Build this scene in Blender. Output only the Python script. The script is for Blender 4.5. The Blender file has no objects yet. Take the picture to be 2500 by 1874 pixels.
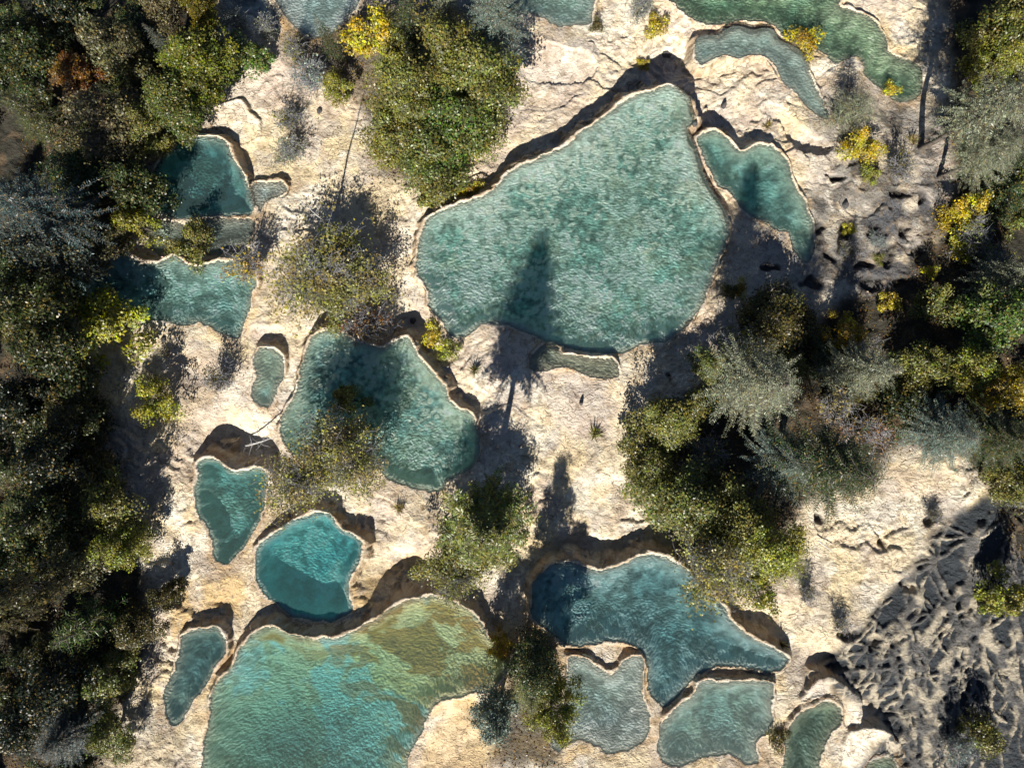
import bpy, math, random
import numpy as np

# ------------------------------------------------------------------ camera, sky, sun, exposure
H = 60.8                      # camera height over the z = 0 level
S = 0.036                     # metres per photo pixel (2500 wide) on z = 0
scene = bpy.context.scene
col = scene.collection
cam_d = bpy.data.cameras.new('camera')
cam = bpy.data.objects.new('camera', cam_d)
col.objects.link(cam)
cam.location = (0, 0, H)
cam.rotation_euler = (0, 0, 0)
cam_d.sensor_width = 36.0
cam_d.lens = 36.0 * H / (2500 * S)
cam_d.clip_start = 1.0
cam_d.clip_end = 3000
scene.camera = cam

SUN_EL = math.radians(41)
SUN_ROT = math.radians(191.5)
world = bpy.data.worlds.new('World')
scene.world = world
world.use_nodes = True
wn = world.node_tree
bg = wn.nodes['Background']
sky = wn.nodes.new('ShaderNodeTexSky')
sky.sky_type = 'NISHITA'
sky.sun_disc = False
sky.sun_elevation = SUN_EL
sky.sun_rotation = SUN_ROT
sky.altitude = 3200
sky.air_density = 0.7
sky.dust_density = 0.3
wn.links.new(sky.outputs[0], bg.inputs[0])
bg.inputs[1].default_value = 0.05
sun_d = bpy.data.lights.new('sun', 'SUN')
sun_d.energy = 5.0
sun_d.angle = math.radians(0.5)
sun_d.color = (1.0, 0.95, 0.86)
sun = bpy.data.objects.new('sun', sun_d)
col.objects.link(sun)
sdir = (math.sin(SUN_ROT) * math.cos(SUN_EL), math.cos(SUN_ROT) * math.cos(SUN_EL), math.sin(SUN_EL))
import mathutils
sun.rotation_euler = mathutils.Vector(sdir).to_track_quat('Z', 'Y').to_euler()
sun.location = (0, 0, 80)
vs = scene.view_settings
vs.view_transform = 'Standard'
vs.look = 'None'
vs.gamma = 1
vs.use_curve_mapping = False
vs.exposure = 0.88

rng = np.random.default_rng(7)
random.seed(7)

# ------------------------------------------------------------------ helpers
FS = 2500 / 2212.0            # "F" pixels: the photo seen 2212 wide
TILES = {'F': (0, 0, FS), 'T1': (0, 0, 1 / 2.4567), 'T2': (800, 0, 1 / 2.4567), 'T3': (1600, 0, 1 / 2.4567),
         'M1': (0, 600, 1 / 2.4567), 'M2': (800, 600, 1 / 2.4567), 'M3': (1600, 600, 1 / 2.4567),
         'B1': (0, 1199, 1 / 2.4567), 'B2': (800, 1199, 1 / 2.4567), 'B3': (1600, 1199, 1 / 2.4567)}
SLOPE = 0.12

def px(tile, pts):
    x0, y0, k = TILES[tile]
    return np.array([(x0 + u * k, y0 + v * k) for u, v in pts], float)

def unproj(p, z):
    p = np.asarray(p, float)
    k = S * (H - z) / H
    return np.stack([(p[..., 0] - 1250) * k, (937 - p[..., 1]) * k], -1)

def base_z_px(py):
    Y = (937 - py) * S
    for _ in range(4):
        Y = (937 - py) * S * (H + SLOPE * Y) / H
    return -SLOPE * Y

def tag(o, label=None, cat=None, group=None, kind=None):
    if label: o['label'] = label
    if cat: o['category'] = cat
    if group: o['group'] = group
    if kind: o['kind'] = kind
    return o

def hash2(ix, iy, seed):
    h = (ix.astype(np.int64) * 374761393 + iy.astype(np.int64) * 668265263 + seed * 2246822519) & 0xffffffff
    h = ((h ^ (h >> 13)) * 1274126177) & 0xffffffff
    h = (h ^ (h >> 16)) & 0xffffffff
    return h / 4294967295.0

def vnoise(x, y, seed=0):
    ix = np.floor(x); iy = np.floor(y)
    fx = x - ix; fy = y - iy
    fx = fx * fx * fx * (fx * (fx * 6 - 15) + 10); fy = fy * fy * fy * (fy * (fy * 6 - 15) + 10)
    a = hash2(ix, iy, seed); b = hash2(ix + 1, iy, seed); c = hash2(ix, iy + 1, seed); d = hash2(ix + 1, iy + 1, seed)
    return (a * (1 - fx) + b * fx) * (1 - fy) + (c * (1 - fx) + d * fx) * fy

def fbm(x, y, octv=4, seed=0, gain=0.5):
    s = 0; a = 1; t = 0
    for i in range(octv):
        c, sn = math.cos(i * 1.1 + seed), math.sin(i * 1.1 + seed)
        s = s + a * vnoise((x * c - y * sn) * 2 ** i + 17.3 * i, (x * sn + y * c) * 2 ** i - 9.1 * i, seed * 31 + i)
        t += a; a *= gain
    return s / t * 2 - 1

def worley(x, y, seed=0):
    ix = np.floor(x); iy = np.floor(y)
    f1 = np.full(x.shape, 9.0); f2 = np.full(x.shape, 9.0)
    for dx in (-1, 0, 1):
        for dy in (-1, 0, 1):
            cx = ix + dx; cy = iy + dy
            qx = cx + hash2(cx, cy, seed); qy = cy + hash2(cx, cy, seed + 5)
            d = np.hypot(qx - x, qy - y)
            f2 = np.minimum(f2, np.maximum(f1, d)); f1 = np.minimum(f1, d)
    return f1, f2

def sstep(a, b, x):  # also works with a > b
    t = np.clip((x - a) / (b - a), 0, 1)
    return t * t * (3 - 2 * t)

def smooth_closed(P, n=4):
    P = np.asarray(P, float); N = len(P); out = []
    for i in range(N):
        p0, p1, p2, p3 = P[i - 1], P[i], P[(i + 1) % N], P[(i + 2) % N]
        for k in range(n):
            t = k / n
            out.append(0.5 * ((2 * p1) + (-p0 + p2) * t + (2 * p0 - 5 * p1 + 4 * p2 - p3) * t * t + (-p0 + 3 * p1 - 3 * p2 + p3) * t ** 3))
    return np.array(out)

def seg_dist(x, y, P, closed=True):
    best = np.full(x.shape, 1e9)
    n = len(P)
    for i in range(n if closed else n - 1):
        a = P[i]; b = P[(i + 1) % n]
        ab = b - a; L = max(ab @ ab, 1e-9)
        t = np.clip(((x - a[0]) * ab[0] + (y - a[1]) * ab[1]) / L, 0, 1)
        d = (x - a[0] - t * ab[0]) ** 2 + (y - a[1] - t * ab[1]) ** 2
        best = np.minimum(best, d)
    return np.sqrt(best)

def inside(x, y, P):
    r = np.zeros(x.shape, bool); n = len(P)
    for i in range(n):
        x1, y1 = P[i]; x2, y2 = P[(i + 1) % n]
        if y1 == y2: continue
        c = ((y1 > y) != (y2 > y)) & (x < (x2 - x1) * (y - y1) / (y2 - y1) + x1)
        r ^= c
    return r

def make_mesh(name, V, quads=None, tris=None):
    me = bpy.data.meshes.new(name)
    V = np.asarray(V, np.float32)
    nq = 0 if quads is None else len(quads); nt = 0 if tris is None else len(tris)
    me.vertices.add(len(V)); me.vertices.foreach_set('co', V.ravel())
    li = []; 
    if nq: li.append(np.asarray(quads, np.int32).ravel())
    if nt: li.append(np.asarray(tris, np.int32).ravel())
    li = np.concatenate(li)
    me.loops.add(len(li)); me.loops.foreach_set('vertex_index', li)
    st = np.concatenate([np.arange(nq) * 4, nq * 4 + np.arange(nt) * 3]).astype(np.int32)
    me.polygons.add(nq + nt); me.polygons.foreach_set('loop_start', st)
    me.update(calc_edges=True)
    return me

# ------------------------------------------------------------------ materials
def nodes_mat(name):
    m = bpy.data.materials.new(name); m.use_nodes = True
    nt = m.node_tree; nt.nodes.clear()
    return m, nt, nt.nodes.new('ShaderNodeOutputMaterial')

def N(nt, typ, **kw):
    n = nt.nodes.new(typ)
    for k, v in kw.items():
        if k.startswith('i_'):
            n.inputs[k[2:].replace('_', ' ')].default_value = v
        else:
            setattr(n, k, v)
    return n

def mixc(nt, fac, a, b, mode='MIX'):
    n = nt.nodes.new('ShaderNodeMix'); n.data_type = 'RGBA'; n.blend_type = mode
    for s, v in ((n.inputs[0], fac), (n.inputs[6], a), (n.inputs[7], b)):
        if isinstance(v, (int, float)): s.default_value = v
        elif isinstance(v, tuple): s.default_value = (*v, 1) if len(v) == 3 else v
        else: nt.links.new(v, s)
    return n.outputs[2]

def mth(nt, op, a, b=0.0, c=None):
    n = nt.nodes.new('ShaderNodeMath'); n.operation = op
    for s, v in zip(n.inputs, (a, b, c)):
        if v is None: continue
        if isinstance(v, (int, float)): s.default_value = v
        else: nt.links.new(v, s)
    return n.outputs[0]

def ramp(nt, fac, stops):
    n = nt.nodes.new('ShaderNodeValToRGB')
    cr = n.color_ramp
    while len(cr.elements) < len(stops): cr.elements.new(0.5)
    for e, (p, c) in zip(cr.elements, stops):
        e.position = p; e.color = (c, c, c, 1) if isinstance(c, (int, float)) else (*c, 1)
    nt.links.new(fac, n.inputs[0])
    return n.outputs[0]

def ground_material():
    m, nt, out = nodes_mat('travertine_and_soil')
    geo = N(nt, 'ShaderNodeNewGeometry')
    pos = geo.outputs['Position']
    vc = N(nt, 'ShaderNodeAttribute', attribute_name='Col')
    ex = N(nt, 'ShaderNodeAttribute', attribute_name='surf')      # r = dry crust, g = wet gloss, b = grain
    sp = N(nt, 'ShaderNodeSeparateColor'); nt.links.new(ex.outputs['Color'], sp.inputs[0])
    dry, wet, grain = sp.outputs[0], sp.outputs[1], sp.outputs[2]
    def noise(sc, det=5, rough=0.6, dist=0.0):
        n = N(nt, 'ShaderNodeTexNoise'); n.inputs['Scale'].default_value = sc
        n.inputs['Detail'].default_value = det; n.inputs['Roughness'].default_value = rough
        n.inputs['Distortion'].default_value = dist
        nt.links.new(pos, n.inputs['Vector']); return n.outputs['Fac']
    n1 = noise(1.4, 6, 0.65, 0.4); n2 = noise(7.0, 5, 0.7); n3 = noise(0.5, 4, 0.6, 1.0)
    # scalloped hairline edges: cell borders in a warped domain, longer across the slope than down it
    wv = N(nt, 'ShaderNodeTexNoise'); wv.inputs['Scale'].default_value = 0.9; wv.inputs['Detail'].default_value = 4
    nt.links.new(pos, wv.inputs['Vector'])
    add = N(nt, 'ShaderNodeVectorMath', operation='MULTIPLY_ADD')
    nt.links.new(wv.outputs['Color'], add.inputs[0]); add.inputs[1].default_value = (1.6, 1.6, 0); nt.links.new(pos, add.inputs[2])
    mp = N(nt, 'ShaderNodeMapping'); mp.inputs['Scale'].default_value = (0.55, 1.0, 0.4)
    nt.links.new(add.outputs[0], mp.inputs[0])
    vo = N(nt, 'ShaderNodeTexVoronoi', feature='DISTANCE_TO_EDGE'); vo.inputs['Scale'].default_value = 1.5
    nt.links.new(mp.outputs[0], vo.inputs['Vector'])
    vo2 = N(nt, 'ShaderNodeTexVoronoi', feature='F1'); vo2.inputs['Scale'].default_value = 3.2
    nt.links.new(mp.outputs[0], vo2.inputs['Vector'])
    crack = ramp(nt, vo.outputs['Distance'], [(0.0, 1.0), (0.06, 0.0)])
    crackm = mth(nt, 'MULTIPLY', crack, ramp(nt, n3, [(0.5, 0.0), (0.62, 1.0)]))
    crackm = mth(nt, 'MULTIPLY', crackm, dry)
    c = mixc(nt, 1.0, vc.outputs['Color'], ramp(nt, n2, [(0.25, 0.66), (0.5, 1.0), (0.75, 1.12)]), 'MULTIPLY')
    c = mixc(nt, 1.0, c, ramp(nt, n1, [(0.25, (0.74, 0.68, 0.6)), (0.5, (1.0, 1.0, 1.0)), (0.75, (1.12, 1.1, 1.04))]), 'MULTIPLY')
    c = mixc(nt, mth(nt, 'MULTIPLY', crackm, 0.7), c, (0.16, 0.10, 0.06))
    # dark pits and specks
    n4 = noise(3.6, 3, 0.55)
    pit = mth(nt, 'MULTIPLY', ramp(nt, n4, [(0.685, 0.0), (0.72, 1.0)]), dry)
    c = mixc(nt, mth(nt, 'MULTIPLY', pit, 0.6), c, (0.12, 0.09, 0.07))
    hgt = mth(nt, 'ADD', mth(nt, 'MULTIPLY', n1, 0.24), mth(nt, 'MULTIPLY', n2, 0.12))
    hgt = mth(nt, 'ADD', hgt, mth(nt, 'MULTIPLY', noise(20, 3, 0.7), 0.03))
    hgt = mth(nt, 'ADD', hgt, mth(nt, 'MULTIPLY', vo2.outputs['Distance'], -0.05))
    hgt = mth(nt, 'SUBTRACT', hgt, mth(nt, 'MULTIPLY', crackm, 0.05))
    hgt = mth(nt, 'SUBTRACT', hgt, mth(nt, 'MULTIPLY', pit, 0.06))
    hgt = mth(nt, 'MULTIPLY', hgt, grain)
    bp = N(nt, 'ShaderNodeBump'); bp.inputs['Strength'].default_value = 1.0; bp.inputs['Distance'].default_value = 1.0
    nt.links.new(hgt, bp.inputs['Height'])
    pr = N(nt, 'ShaderNodeBsdfPrincipled')
    nt.links.new(c, pr.inputs['Base Color'])
    nt.links.new(mth(nt, 'SUBTRACT', 0.85, mth(nt, 'MULTIPLY', wet, 0.5)), pr.inputs['Roughness'])
    pr.inputs['Specular IOR Level'].default_value = 0.4
    nt.links.new(bp.outputs[0], pr.inputs['Normal'])
    nt.links.new(pr.outputs[0], out.inputs[0])
    return m

def water_material(name, absorb, milk, milkfac, ripple=1.0, scale=1.0, dens=0.36):
    m, nt, out = nodes_mat(name)
    geo = N(nt, 'ShaderNodeNewGeometry'); pos = geo.outputs['Position']
    w = N(nt, 'ShaderNodeTexNoise'); w.inputs['Scale'].default_value = 0.13; w.inputs['Detail'].default_value = 1.5
    nt.links.new(pos, w.inputs['Vector'])
    add = N(nt, 'ShaderNodeVectorMath', operation='MULTIPLY_ADD')
    nt.links.new(w.outputs['Color'], add.inputs[0]); add.inputs[1].default_value = (2.2, 2.2, 0); nt.links.new(pos, add.inputs[2])
    mp = N(nt, 'ShaderNodeMapping'); mp.inputs['Scale'].default_value = (3.0 * scale, 3.9 * scale, 1)
    nt.links.new(add.outputs[0], mp.inputs[0])
    a = N(nt, 'ShaderNodeTexNoise'); a.inputs['Scale'].default_value = 1.0; a.inputs['Detail'].default_value = 2; a.inputs['Roughness'].default_value = 0.5
    nt.links.new(mp.outputs[0], a.inputs['Vector'])
    b = N(nt, 'ShaderNodeTexNoise'); b.inputs['Scale'].default_value = 4.5 * scale; b.inputs['Detail'].default_value = 2
    nt.links.new(pos, b.inputs['Vector'])
    hgt = mth(nt, 'ADD', mth(nt, 'MULTIPLY', a.outputs['Fac'], 0.11 * ripple), mth(nt, 'MULTIPLY', b.outputs['Fac'], 0.13 * ripple))
    bp = N(nt, 'ShaderNodeBump'); bp.inputs['Strength'].default_value = 1; bp.inputs['Distance'].default_value = 1
    nt.links.new(hgt, bp.inputs['Height'])
    bq = N(nt, 'ShaderNodeBump'); bq.inputs['Strength'].default_value = 0.22; bq.inputs['Distance'].default_value = 1
    nt.links.new(hgt, bq.inputs['Height'])
    tr = N(nt, 'ShaderNodeBsdfTransparent'); tr.inputs[0].default_value = (1, 1, 1, 1)
    df = N(nt, 'ShaderNodeBsdfDiffuse'); df.inputs[0].default_value = (*milk, 1)
    nt.links.new(bp.outputs[0], df.inputs['Normal'])
    gl = N(nt, 'ShaderNodeBsdfGlossy'); gl.inputs['Roughness'].default_value = 0.08; gl.inputs[0].default_value = (1, 1, 1, 1)
    nt.links.new(bq.outputs[0], gl.inputs['Normal'])
    m1 = N(nt, 'ShaderNodeMixShader'); m1.inputs[0].default_value = milkfac
    nt.links.new(tr.outputs[0], m1.inputs[1]); nt.links.new(df.outputs[0], m1.inputs[2])
    fr = N(nt, 'ShaderNodeFresnel'); fr.inputs[0].default_value = 1.33; nt.links.new(bq.outputs[0], fr.inputs['Normal'])
    m2 = N(nt, 'ShaderNodeMixShader'); nt.links.new(fr.outputs[0], m2.inputs[0])
    nt.links.new(m1.outputs[0], m2.inputs[1]); nt.links.new(gl.outputs[0], m2.inputs[2])
    nt.links.new(m2.outputs[0], out.inputs['Surface'])
    va = N(nt, 'ShaderNodeVolumeAbsorption')
    va.inputs['Color'].default_value = (*absorb, 1); va.inputs['Density'].default_value = dens
    nt.links.new(va.outputs[0], out.inputs['Volume'])
    return m

def leaf_material():
    m, nt, out = nodes_mat('leaves')
    oi = N(nt, 'ShaderNodeObjectInfo')
    geo = N(nt, 'ShaderNodeNewGeometry')
    at = N(nt, 'ShaderNodeAttribute', attribute_name='shade')
    sp = N(nt, 'ShaderNodeSeparateColor'); nt.links.new(at.outputs['Color'], sp.inputs[0])
    rnd = geo.outputs['Random Per Island']
    hs = N(nt, 'ShaderNodeHueSaturation')
    nt.links.new(mth(nt, 'MULTIPLY_ADD', sp.outputs[0], 0.07, 0.465), hs.inputs['Hue'])
    nt.links.new(mth(nt, 'MULTIPLY_ADD', rnd, 0.5, 0.75), hs.inputs['Saturation'])
    nt.links.new(mth(nt, 'MULTIPLY', mth(nt, 'MULTIPLY_ADD', rnd, 1.1, 0.45), mth(nt, 'MULTIPLY_ADD', sp.outputs[1], 0.7, 0.65)), hs.inputs['Value'])
    nt.links.new(oi.outputs['Color'], hs.inputs['Color'])
    # a few turned leaves on every crown
    turned = ramp(nt, mth(nt, 'FRACT', mth(nt, 'MULTIPLY', rnd, 37.7)), [(0.86, 0.0), (0.88, 1.0)])
    c = mixc(nt, mth(nt, 'MULTIPLY', turned, 0.5), hs.outputs[0], (0.30, 0.19, 0.03))
    df = N(nt, 'ShaderNodeBsdfDiffuse'); tl = N(nt, 'ShaderNodeBsdfTranslucent')
    gl = N(nt, 'ShaderNodeBsdfGlossy'); gl.inputs['Roughness'].default_value = 0.42; gl.inputs[0].default_value = (1, 1, 1, 1)
    nt.links.new(c, df.inputs[0]); nt.links.new(c, tl.inputs[0])
    a = N(nt, 'ShaderNodeMixShader'); a.inputs[0].default_value = 0.28
    nt.links.new(df.outputs[0], a.inputs[1]); nt.links.new(tl.outputs[0], a.inputs[2])
    b = N(nt, 'ShaderNodeMixShader'); b.inputs[0].default_value = 0.03
    nt.links.new(a.outputs[0], b.inputs[1]); nt.links.new(gl.outputs[0], b.inputs[2])
    nt.links.new(b.outputs[0], out.inputs[0])
    return m

def bark_material(name, c1, c2):
    m, nt, out = nodes_mat(name)
    tc = N(nt, 'ShaderNodeTexCoord')
    n = N(nt, 'ShaderNodeTexNoise'); n.inputs['Scale'].default_value = 6; n.inputs['Detail'].default_value = 5
    nt.links.new(tc.outputs['Object'], n.inputs['Vector'])
    c = mixc(nt, ramp(nt, n.outputs['Fac'], [(0.35, 0.0), (0.65, 1.0)]), c1, c2)
    pr = N(nt, 'ShaderNodeBsdfPrincipled'); nt.links.new(c, pr.inputs['Base Color']); pr.inputs['Roughness'].default_value = 0.85
    bp = N(nt, 'ShaderNodeBump'); bp.inputs['Distance'].default_value = 0.05; nt.links.new(n.outputs['Fac'], bp.inputs['Height'])
    nt.links.new(bp.outputs[0], pr.inputs['Normal'])
    nt.links.new(pr.outputs[0], out.inputs[0])
    return m

M_ground = ground_material()
M_leaf = leaf_material()
M_bark = bark_material('bark', (0.06, 0.05, 0.04), (0.13, 0.11, 0.09))
M_grey = bark_material('grey_twigs', (0.16, 0.16, 0.18), (0.36, 0.36, 0.38))
M_dead = bark_material('bleached_wood', (0.30, 0.29, 0.28), (0.55, 0.54, 0.52))
M_stone = bark_material('dark_stone', (0.03, 0.03, 0.035), (0.09, 0.085, 0.08))

# ------------------------------------------------------------------ pools: outline, level, depth, bed colours
# (name for label, tile, outline, py of the shore that sets the level, level offset, depth, shelf width, bed colours, water kind)
POOLS = []
def pool(label, pts, pylev, dz=0.0, depth=1.2, w=1.0, bed=((0.42, 0.52, 0.40), (0.26, 0.34, 0.26)), kind='teal', lip=0.10, deep=(), water=True, px_bumps=(), steep=2.4):
    POOLS.append(dict(label=label, pts=pts, lev=base_z_px(pylev) + dz, depth=depth, w=w, bed=bed, kind=kind, lip=lip, deep=deep, water=water, steep=steep))

pool('largest turquoise pool, upper centre, white calcite flecks on its bed',
     px('F', [(1446, 187), (1468, 196), (1485, 212), (1492, 234), (1496, 262), (1480, 277), (1497, 318), (1508, 350), (1524, 396), (1552, 440), (1568, 470), (1574, 508), (1562, 545), (1538, 603), (1512, 660), (1486, 706), (1447, 732), (1393, 743), (1349, 757), (1305, 762), (1250, 756), (1212, 747), (1165, 734), (1140, 722), (1100, 706), (1068, 700), (1040, 702), (1014, 722), (975, 722), (958, 694), (931, 668), (924, 630), (902, 596), (899, 560), (910, 504), (918, 478), (936, 462), (990, 442), (1030, 428), (1061, 416), (1088, 384), (1118, 360), (1165, 338), (1212, 317), (1250, 290), (1284, 266), (1320, 240), (1350, 215), (1374, 203), (1410, 195)]),
     850, -0.15, 1.5, 1.3, ((0.44, 0.52, 0.43), (0.20, 0.31, 0.25)), 'big', deep=((1450, 380, 200, -0.3), (1400, 760, 200, -0.25)))
pool('teal two-lobed pool right of the largest pool with tree shadows on it',
     px('T3', [(245, 840), (280, 800), (340, 785), (400, 800), (450, 850), (510, 905), (560, 880), (620, 865), (700, 885), (760, 930), (800, 1000), (830, 1100), (890, 1180), (915, 1270), (940, 1330), (945, 1450), (935, 1560), (870, 1560), (830, 1470), (790, 1390), (720, 1370), (650, 1330), (560, 1290), (490, 1210), (440, 1150), (380, 1130), (345, 1060), (295, 960)]),
     600, 0, 1.4, 1.1, ((0.36, 0.44, 0.33), (0.2, 0.32, 0.27)), 'teal')
pool('crescent shaped pale green pool at upper right',
     px('T3', [(240, 320), (250, 250), (300, 225), (390, 220), (430, 185), (500, 168), (580, 190), (650, 180), (700, 190), (740, 250), (830, 290), (880, 330), (910, 390), (930, 460), (975, 540), (1010, 620), (1040, 700), (1000, 700), (930, 650), (850, 570), (760, 480), (700, 380), (640, 330), (570, 330), (500, 350), (440, 335), (370, 345), (310, 375), (270, 400)]),
     285, -0.1, 0.5, 0.9, ((0.36, 0.42, 0.35), (0.28, 0.34, 0.29)), 'pale')
pool('dark green pool cut by the top edge at upper right',
     px('T3', [(80, -120), (170, 70), (230, 120), (310, 150), (400, 150), (470, 125), (600, 130), (700, 150), (760, 210), (840, 255), (930, 290), (1010, 330), (1080, 380), (1180, 340), (1240, 380), (1270, 470), (1380, 560), (1440, 600), (1500, 612), (1590, 565), (1612, 480), (1590, 400), (1520, 360), (1420, 320), (1390, 270), (1370, 200), (1320, 140), (1260, 90), (1150, 50), (1110, 20), (1100, -120)]),
     120, 0, 1.3, 1.6, ((0.32, 0.38, 0.24), (0.18, 0.27, 0.18)), 'green')
pool('pale teal pool cut by the top edge, left of centre right',
     px('T2', [(1150, -120), (1160, 70), (1230, 85), (1300, 110), (1350, 140), (1420, 160), (1500, 145), (1570, 135), (1590, 60), (1580, -120)]),
     70, -0.1, 0.9, 1.3, ((0.42, 0.5, 0.42), (0.3, 0.38, 0.33)), 'pale')
pool('milky pale pool at the top edge between yellow trees',
     px('T1', [(1640, -120), (1690, 60), (1740, 130), (1820, 210), (1900, 230), (2000, 190), (2100, 90), (2160, -10), (2150, -120)]),
     95, -0.1, 0.6, 1.5, ((0.5, 0.55, 0.5), (0.4, 0.46, 0.42)), 'pale')
pool('deep blue-green pool beside the left forest',
     px('T1', [(1110, 830), (1180, 815), (1290, 815), (1360, 850), (1390, 930), (1440, 1000), (1480, 1080), (1500, 1170), (1515, 1280), (1400, 1290), (1250, 1288), (1110, 1312), (1000, 1292), (930, 1275), (830, 1270), (810, 1180), (900, 1060), (980, 900), (1040, 860)]),
     520, -0.1, 1.9, 0.7, ((0.30, 0.44, 0.36), (0.14, 0.27, 0.25)), 'deep')
pool('shallow grey-brown pool below the deep blue-green pool',
     px('T1', [(810, 1302), (1000, 1322), (1110, 1344), (1250, 1320), (1505, 1318), (1515, 1380), (1490, 1460), (1380, 1490), (1290, 1530), (1180, 1530), (1050, 1510), (950, 1520), (900, 1480), (890, 1420), (800, 1395)]),
     600, -0.35, 0.7, 1.0, ((0.25, 0.27, 0.21), (0.14, 0.17, 0.15)), 'clear')
pool('turquoise pool with a straight sandy lower shore at left',
     px('M1', [(700, 40), (760, 60), (850, 110), (960, 100), (1020, 65), (1060, 60), (1120, 105), (1190, 125), (1250, 100), (1360, 90), (1440, 80), (1510, 110), (1540, 200), (1510, 290), (1490, 400), (1460, 500), (1410, 550), (1330, 520), (1250, 480), (1200, 455), (1100, 465), (1000, 460), (880, 450), (840, 440), (760, 400), (480, 380), (440, 300), (430, 200), (560, 150)]),
     785, -0.1, 1.1, 1.2, ((0.36, 0.46, 0.38), (0.24, 0.34, 0.30)), 'teal')
pool('small shallow grey pool on the pale slope beside the deep blue-green pool',
     px('T1', [(1515, 1100), (1560, 1085), (1680, 1088), (1722, 1130), (1700, 1175), (1610, 1205), (1560, 1265), (1545, 1230), (1520, 1160)]),
     505, -0.15, 0.25, 0.6, ((0.42, 0.42, 0.34), (0.32, 0.34, 0.30)), 'clear')
pool('narrow oval pool with a pale rim left of centre',
     px('M1', [(1522, 720), (1540, 645), (1570, 608), (1610, 602), (1650, 622), (1698, 665), (1698, 730), (1680, 830), (1650, 905), (1610, 955), (1560, 955), (1518, 920), (1512, 850), (1540, 780)]),
     975, -0.1, 0.8, 0.7, ((0.38, 0.40, 0.28), (0.22, 0.30, 0.26)), 'pale')
pool('teal pool shaded by grey twiggy trees, left of centre',
     px('F', [(605, 930), (612, 895), (635, 855), (650, 790), (672, 735), (690, 715), (730, 712), (770, 740), (820, 748), (855, 738), (880, 729), (897, 762), (930, 797), (957, 830), (970, 858), (990, 878), (1018, 893), (1030, 925), (1035, 965), (1025, 1000), (1000, 1020), (970, 1035), (945, 1060), (905, 1057), (870, 1045), (835, 1030), (815, 1010), (760, 1010), (660, 1000), (620, 960)]),
     1150, 0, 1.3, 1.0, ((0.42, 0.52, 0.40), (0.22, 0.34, 0.30)), 'big')
pool('small olive pool just below the largest pool',
     px('M2', [(1205, 720), (1215, 665), (1270, 600), (1330, 585), (1380, 605), (1420, 645), (1520, 665), (1620, 675), (1700, 680), (1742, 725), (1742, 780), (1690, 797), (1600, 797), (1540, 770), (1490, 750), (1460, 730), (1370, 735), (1290, 740), (1230, 750)]),
     915, 0.15, 0.4, 0.7, ((0.30, 0.30, 0.20), (0.20, 0.21, 0.15)), 'clear')
pool('teal wedge shaped pool with a pale rim at lower left',
     px('F', [(428, 1000), (447, 990), (468, 993), (487, 1010), (508, 1020), (533, 1017), (555, 1010), (578, 1018), (582, 1035), (574, 1075), (562, 1120), (540, 1155), (525, 1185), (497, 1216), (482, 1220), (466, 1202), (458, 1160), (443, 1130), (425, 1100), (420, 1070), (425, 1030)]),
     1370, -0.1, 1.7, 0.45, ((0.36, 0.50, 0.40), (0.20, 0.34, 0.30)), 'teal')
pool('round bright turquoise pool with a thick pale rim',
     px('B1', [(1545, 540), (1535, 450), (1545, 335), (1600, 275), (1680, 225), (1780, 170), (1900, 130), (1960, 125), (2000, 170), (2060, 230), (2155, 290), (2162, 380), (2128, 460), (2085, 560), (2090, 640), (2106, 700), (2080, 735), (2000, 778), (1930, 778), (1800, 768), (1740, 745), (1690, 700), (1610, 640)]),
     1505, -0.1, 2.0, 0.5, ((0.36, 0.54, 0.50), (0.20, 0.40, 0.40)), 'bright')
pool('narrow grey-green pool with a pale rim near the bottom left forest',
     px('B1', [(1090, 870), (1170, 830), (1250, 815), (1310, 830), (1350, 890), (1365, 960), (1330, 1010), (1290, 1060), (1240, 1150), (1180, 1230), (1120, 1320), (1070, 1388), (1030, 1388), (1000, 1330), (990, 1200), (1030, 1100), (1070, 990)]),
     1755, -0.3, 1.2, 0.6, ((0.26, 0.32, 0.25), (0.15, 0.22, 0.19)), 'deep')
pool('large pool with yellow and ochre algae swirls at the bottom edge',
     px('F', [(440, 1720), (437, 1650), (448, 1560), (455, 1500), (470, 1470), (500, 1440), (515, 1405), (545, 1370), (580, 1353), (610, 1362), (650, 1374), (700, 1380), (738, 1374), (790, 1347), (850, 1312), (872, 1299), (900, 1292), (930, 1287), (960, 1292), (1000, 1307), (1030, 1332), (1050, 1367), (1065, 1384), (1100, 1395), (1100, 1440), (1060, 1486), (1010, 1498), (965, 1508), (930, 1530), (915, 1570), (880, 1640), (850, 1720)]),
     1790, 0, 1.1, 1.4, ((0.44, 0.42, 0.14), (0.16, 0.42, 0.42)), 'yellow', deep=((860, 1700, 150, 0.9), (650, 1830, 160, 0.8)))
pool('broad blue-green pool at lower right of centre',
     px('F', [(1150, 1290), (1155, 1255), (1175, 1230), (1210, 1212), (1240, 1215), (1270, 1228), (1305, 1230), (1340, 1222), (1375, 1205), (1430, 1200), (1500, 1240), (1560, 1305), (1580, 1340), (1620, 1372), (1660, 1394), (1690, 1410), (1700, 1430), (1685, 1448), (1650, 1452), (1600, 1440), (1540, 1442), (1500, 1465), (1470, 1500), (1440, 1525), (1420, 1515), (1400, 1490), (1395, 1430), (1380, 1398), (1350, 1385), (1310, 1385), (1260, 1395), (1230, 1395), (1190, 1370), (1150, 1330)]),
     1665, 0, 1.4, 1.4, ((0.32, 0.42, 0.38), (0.20, 0.30, 0.28)), 'deep')
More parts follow.
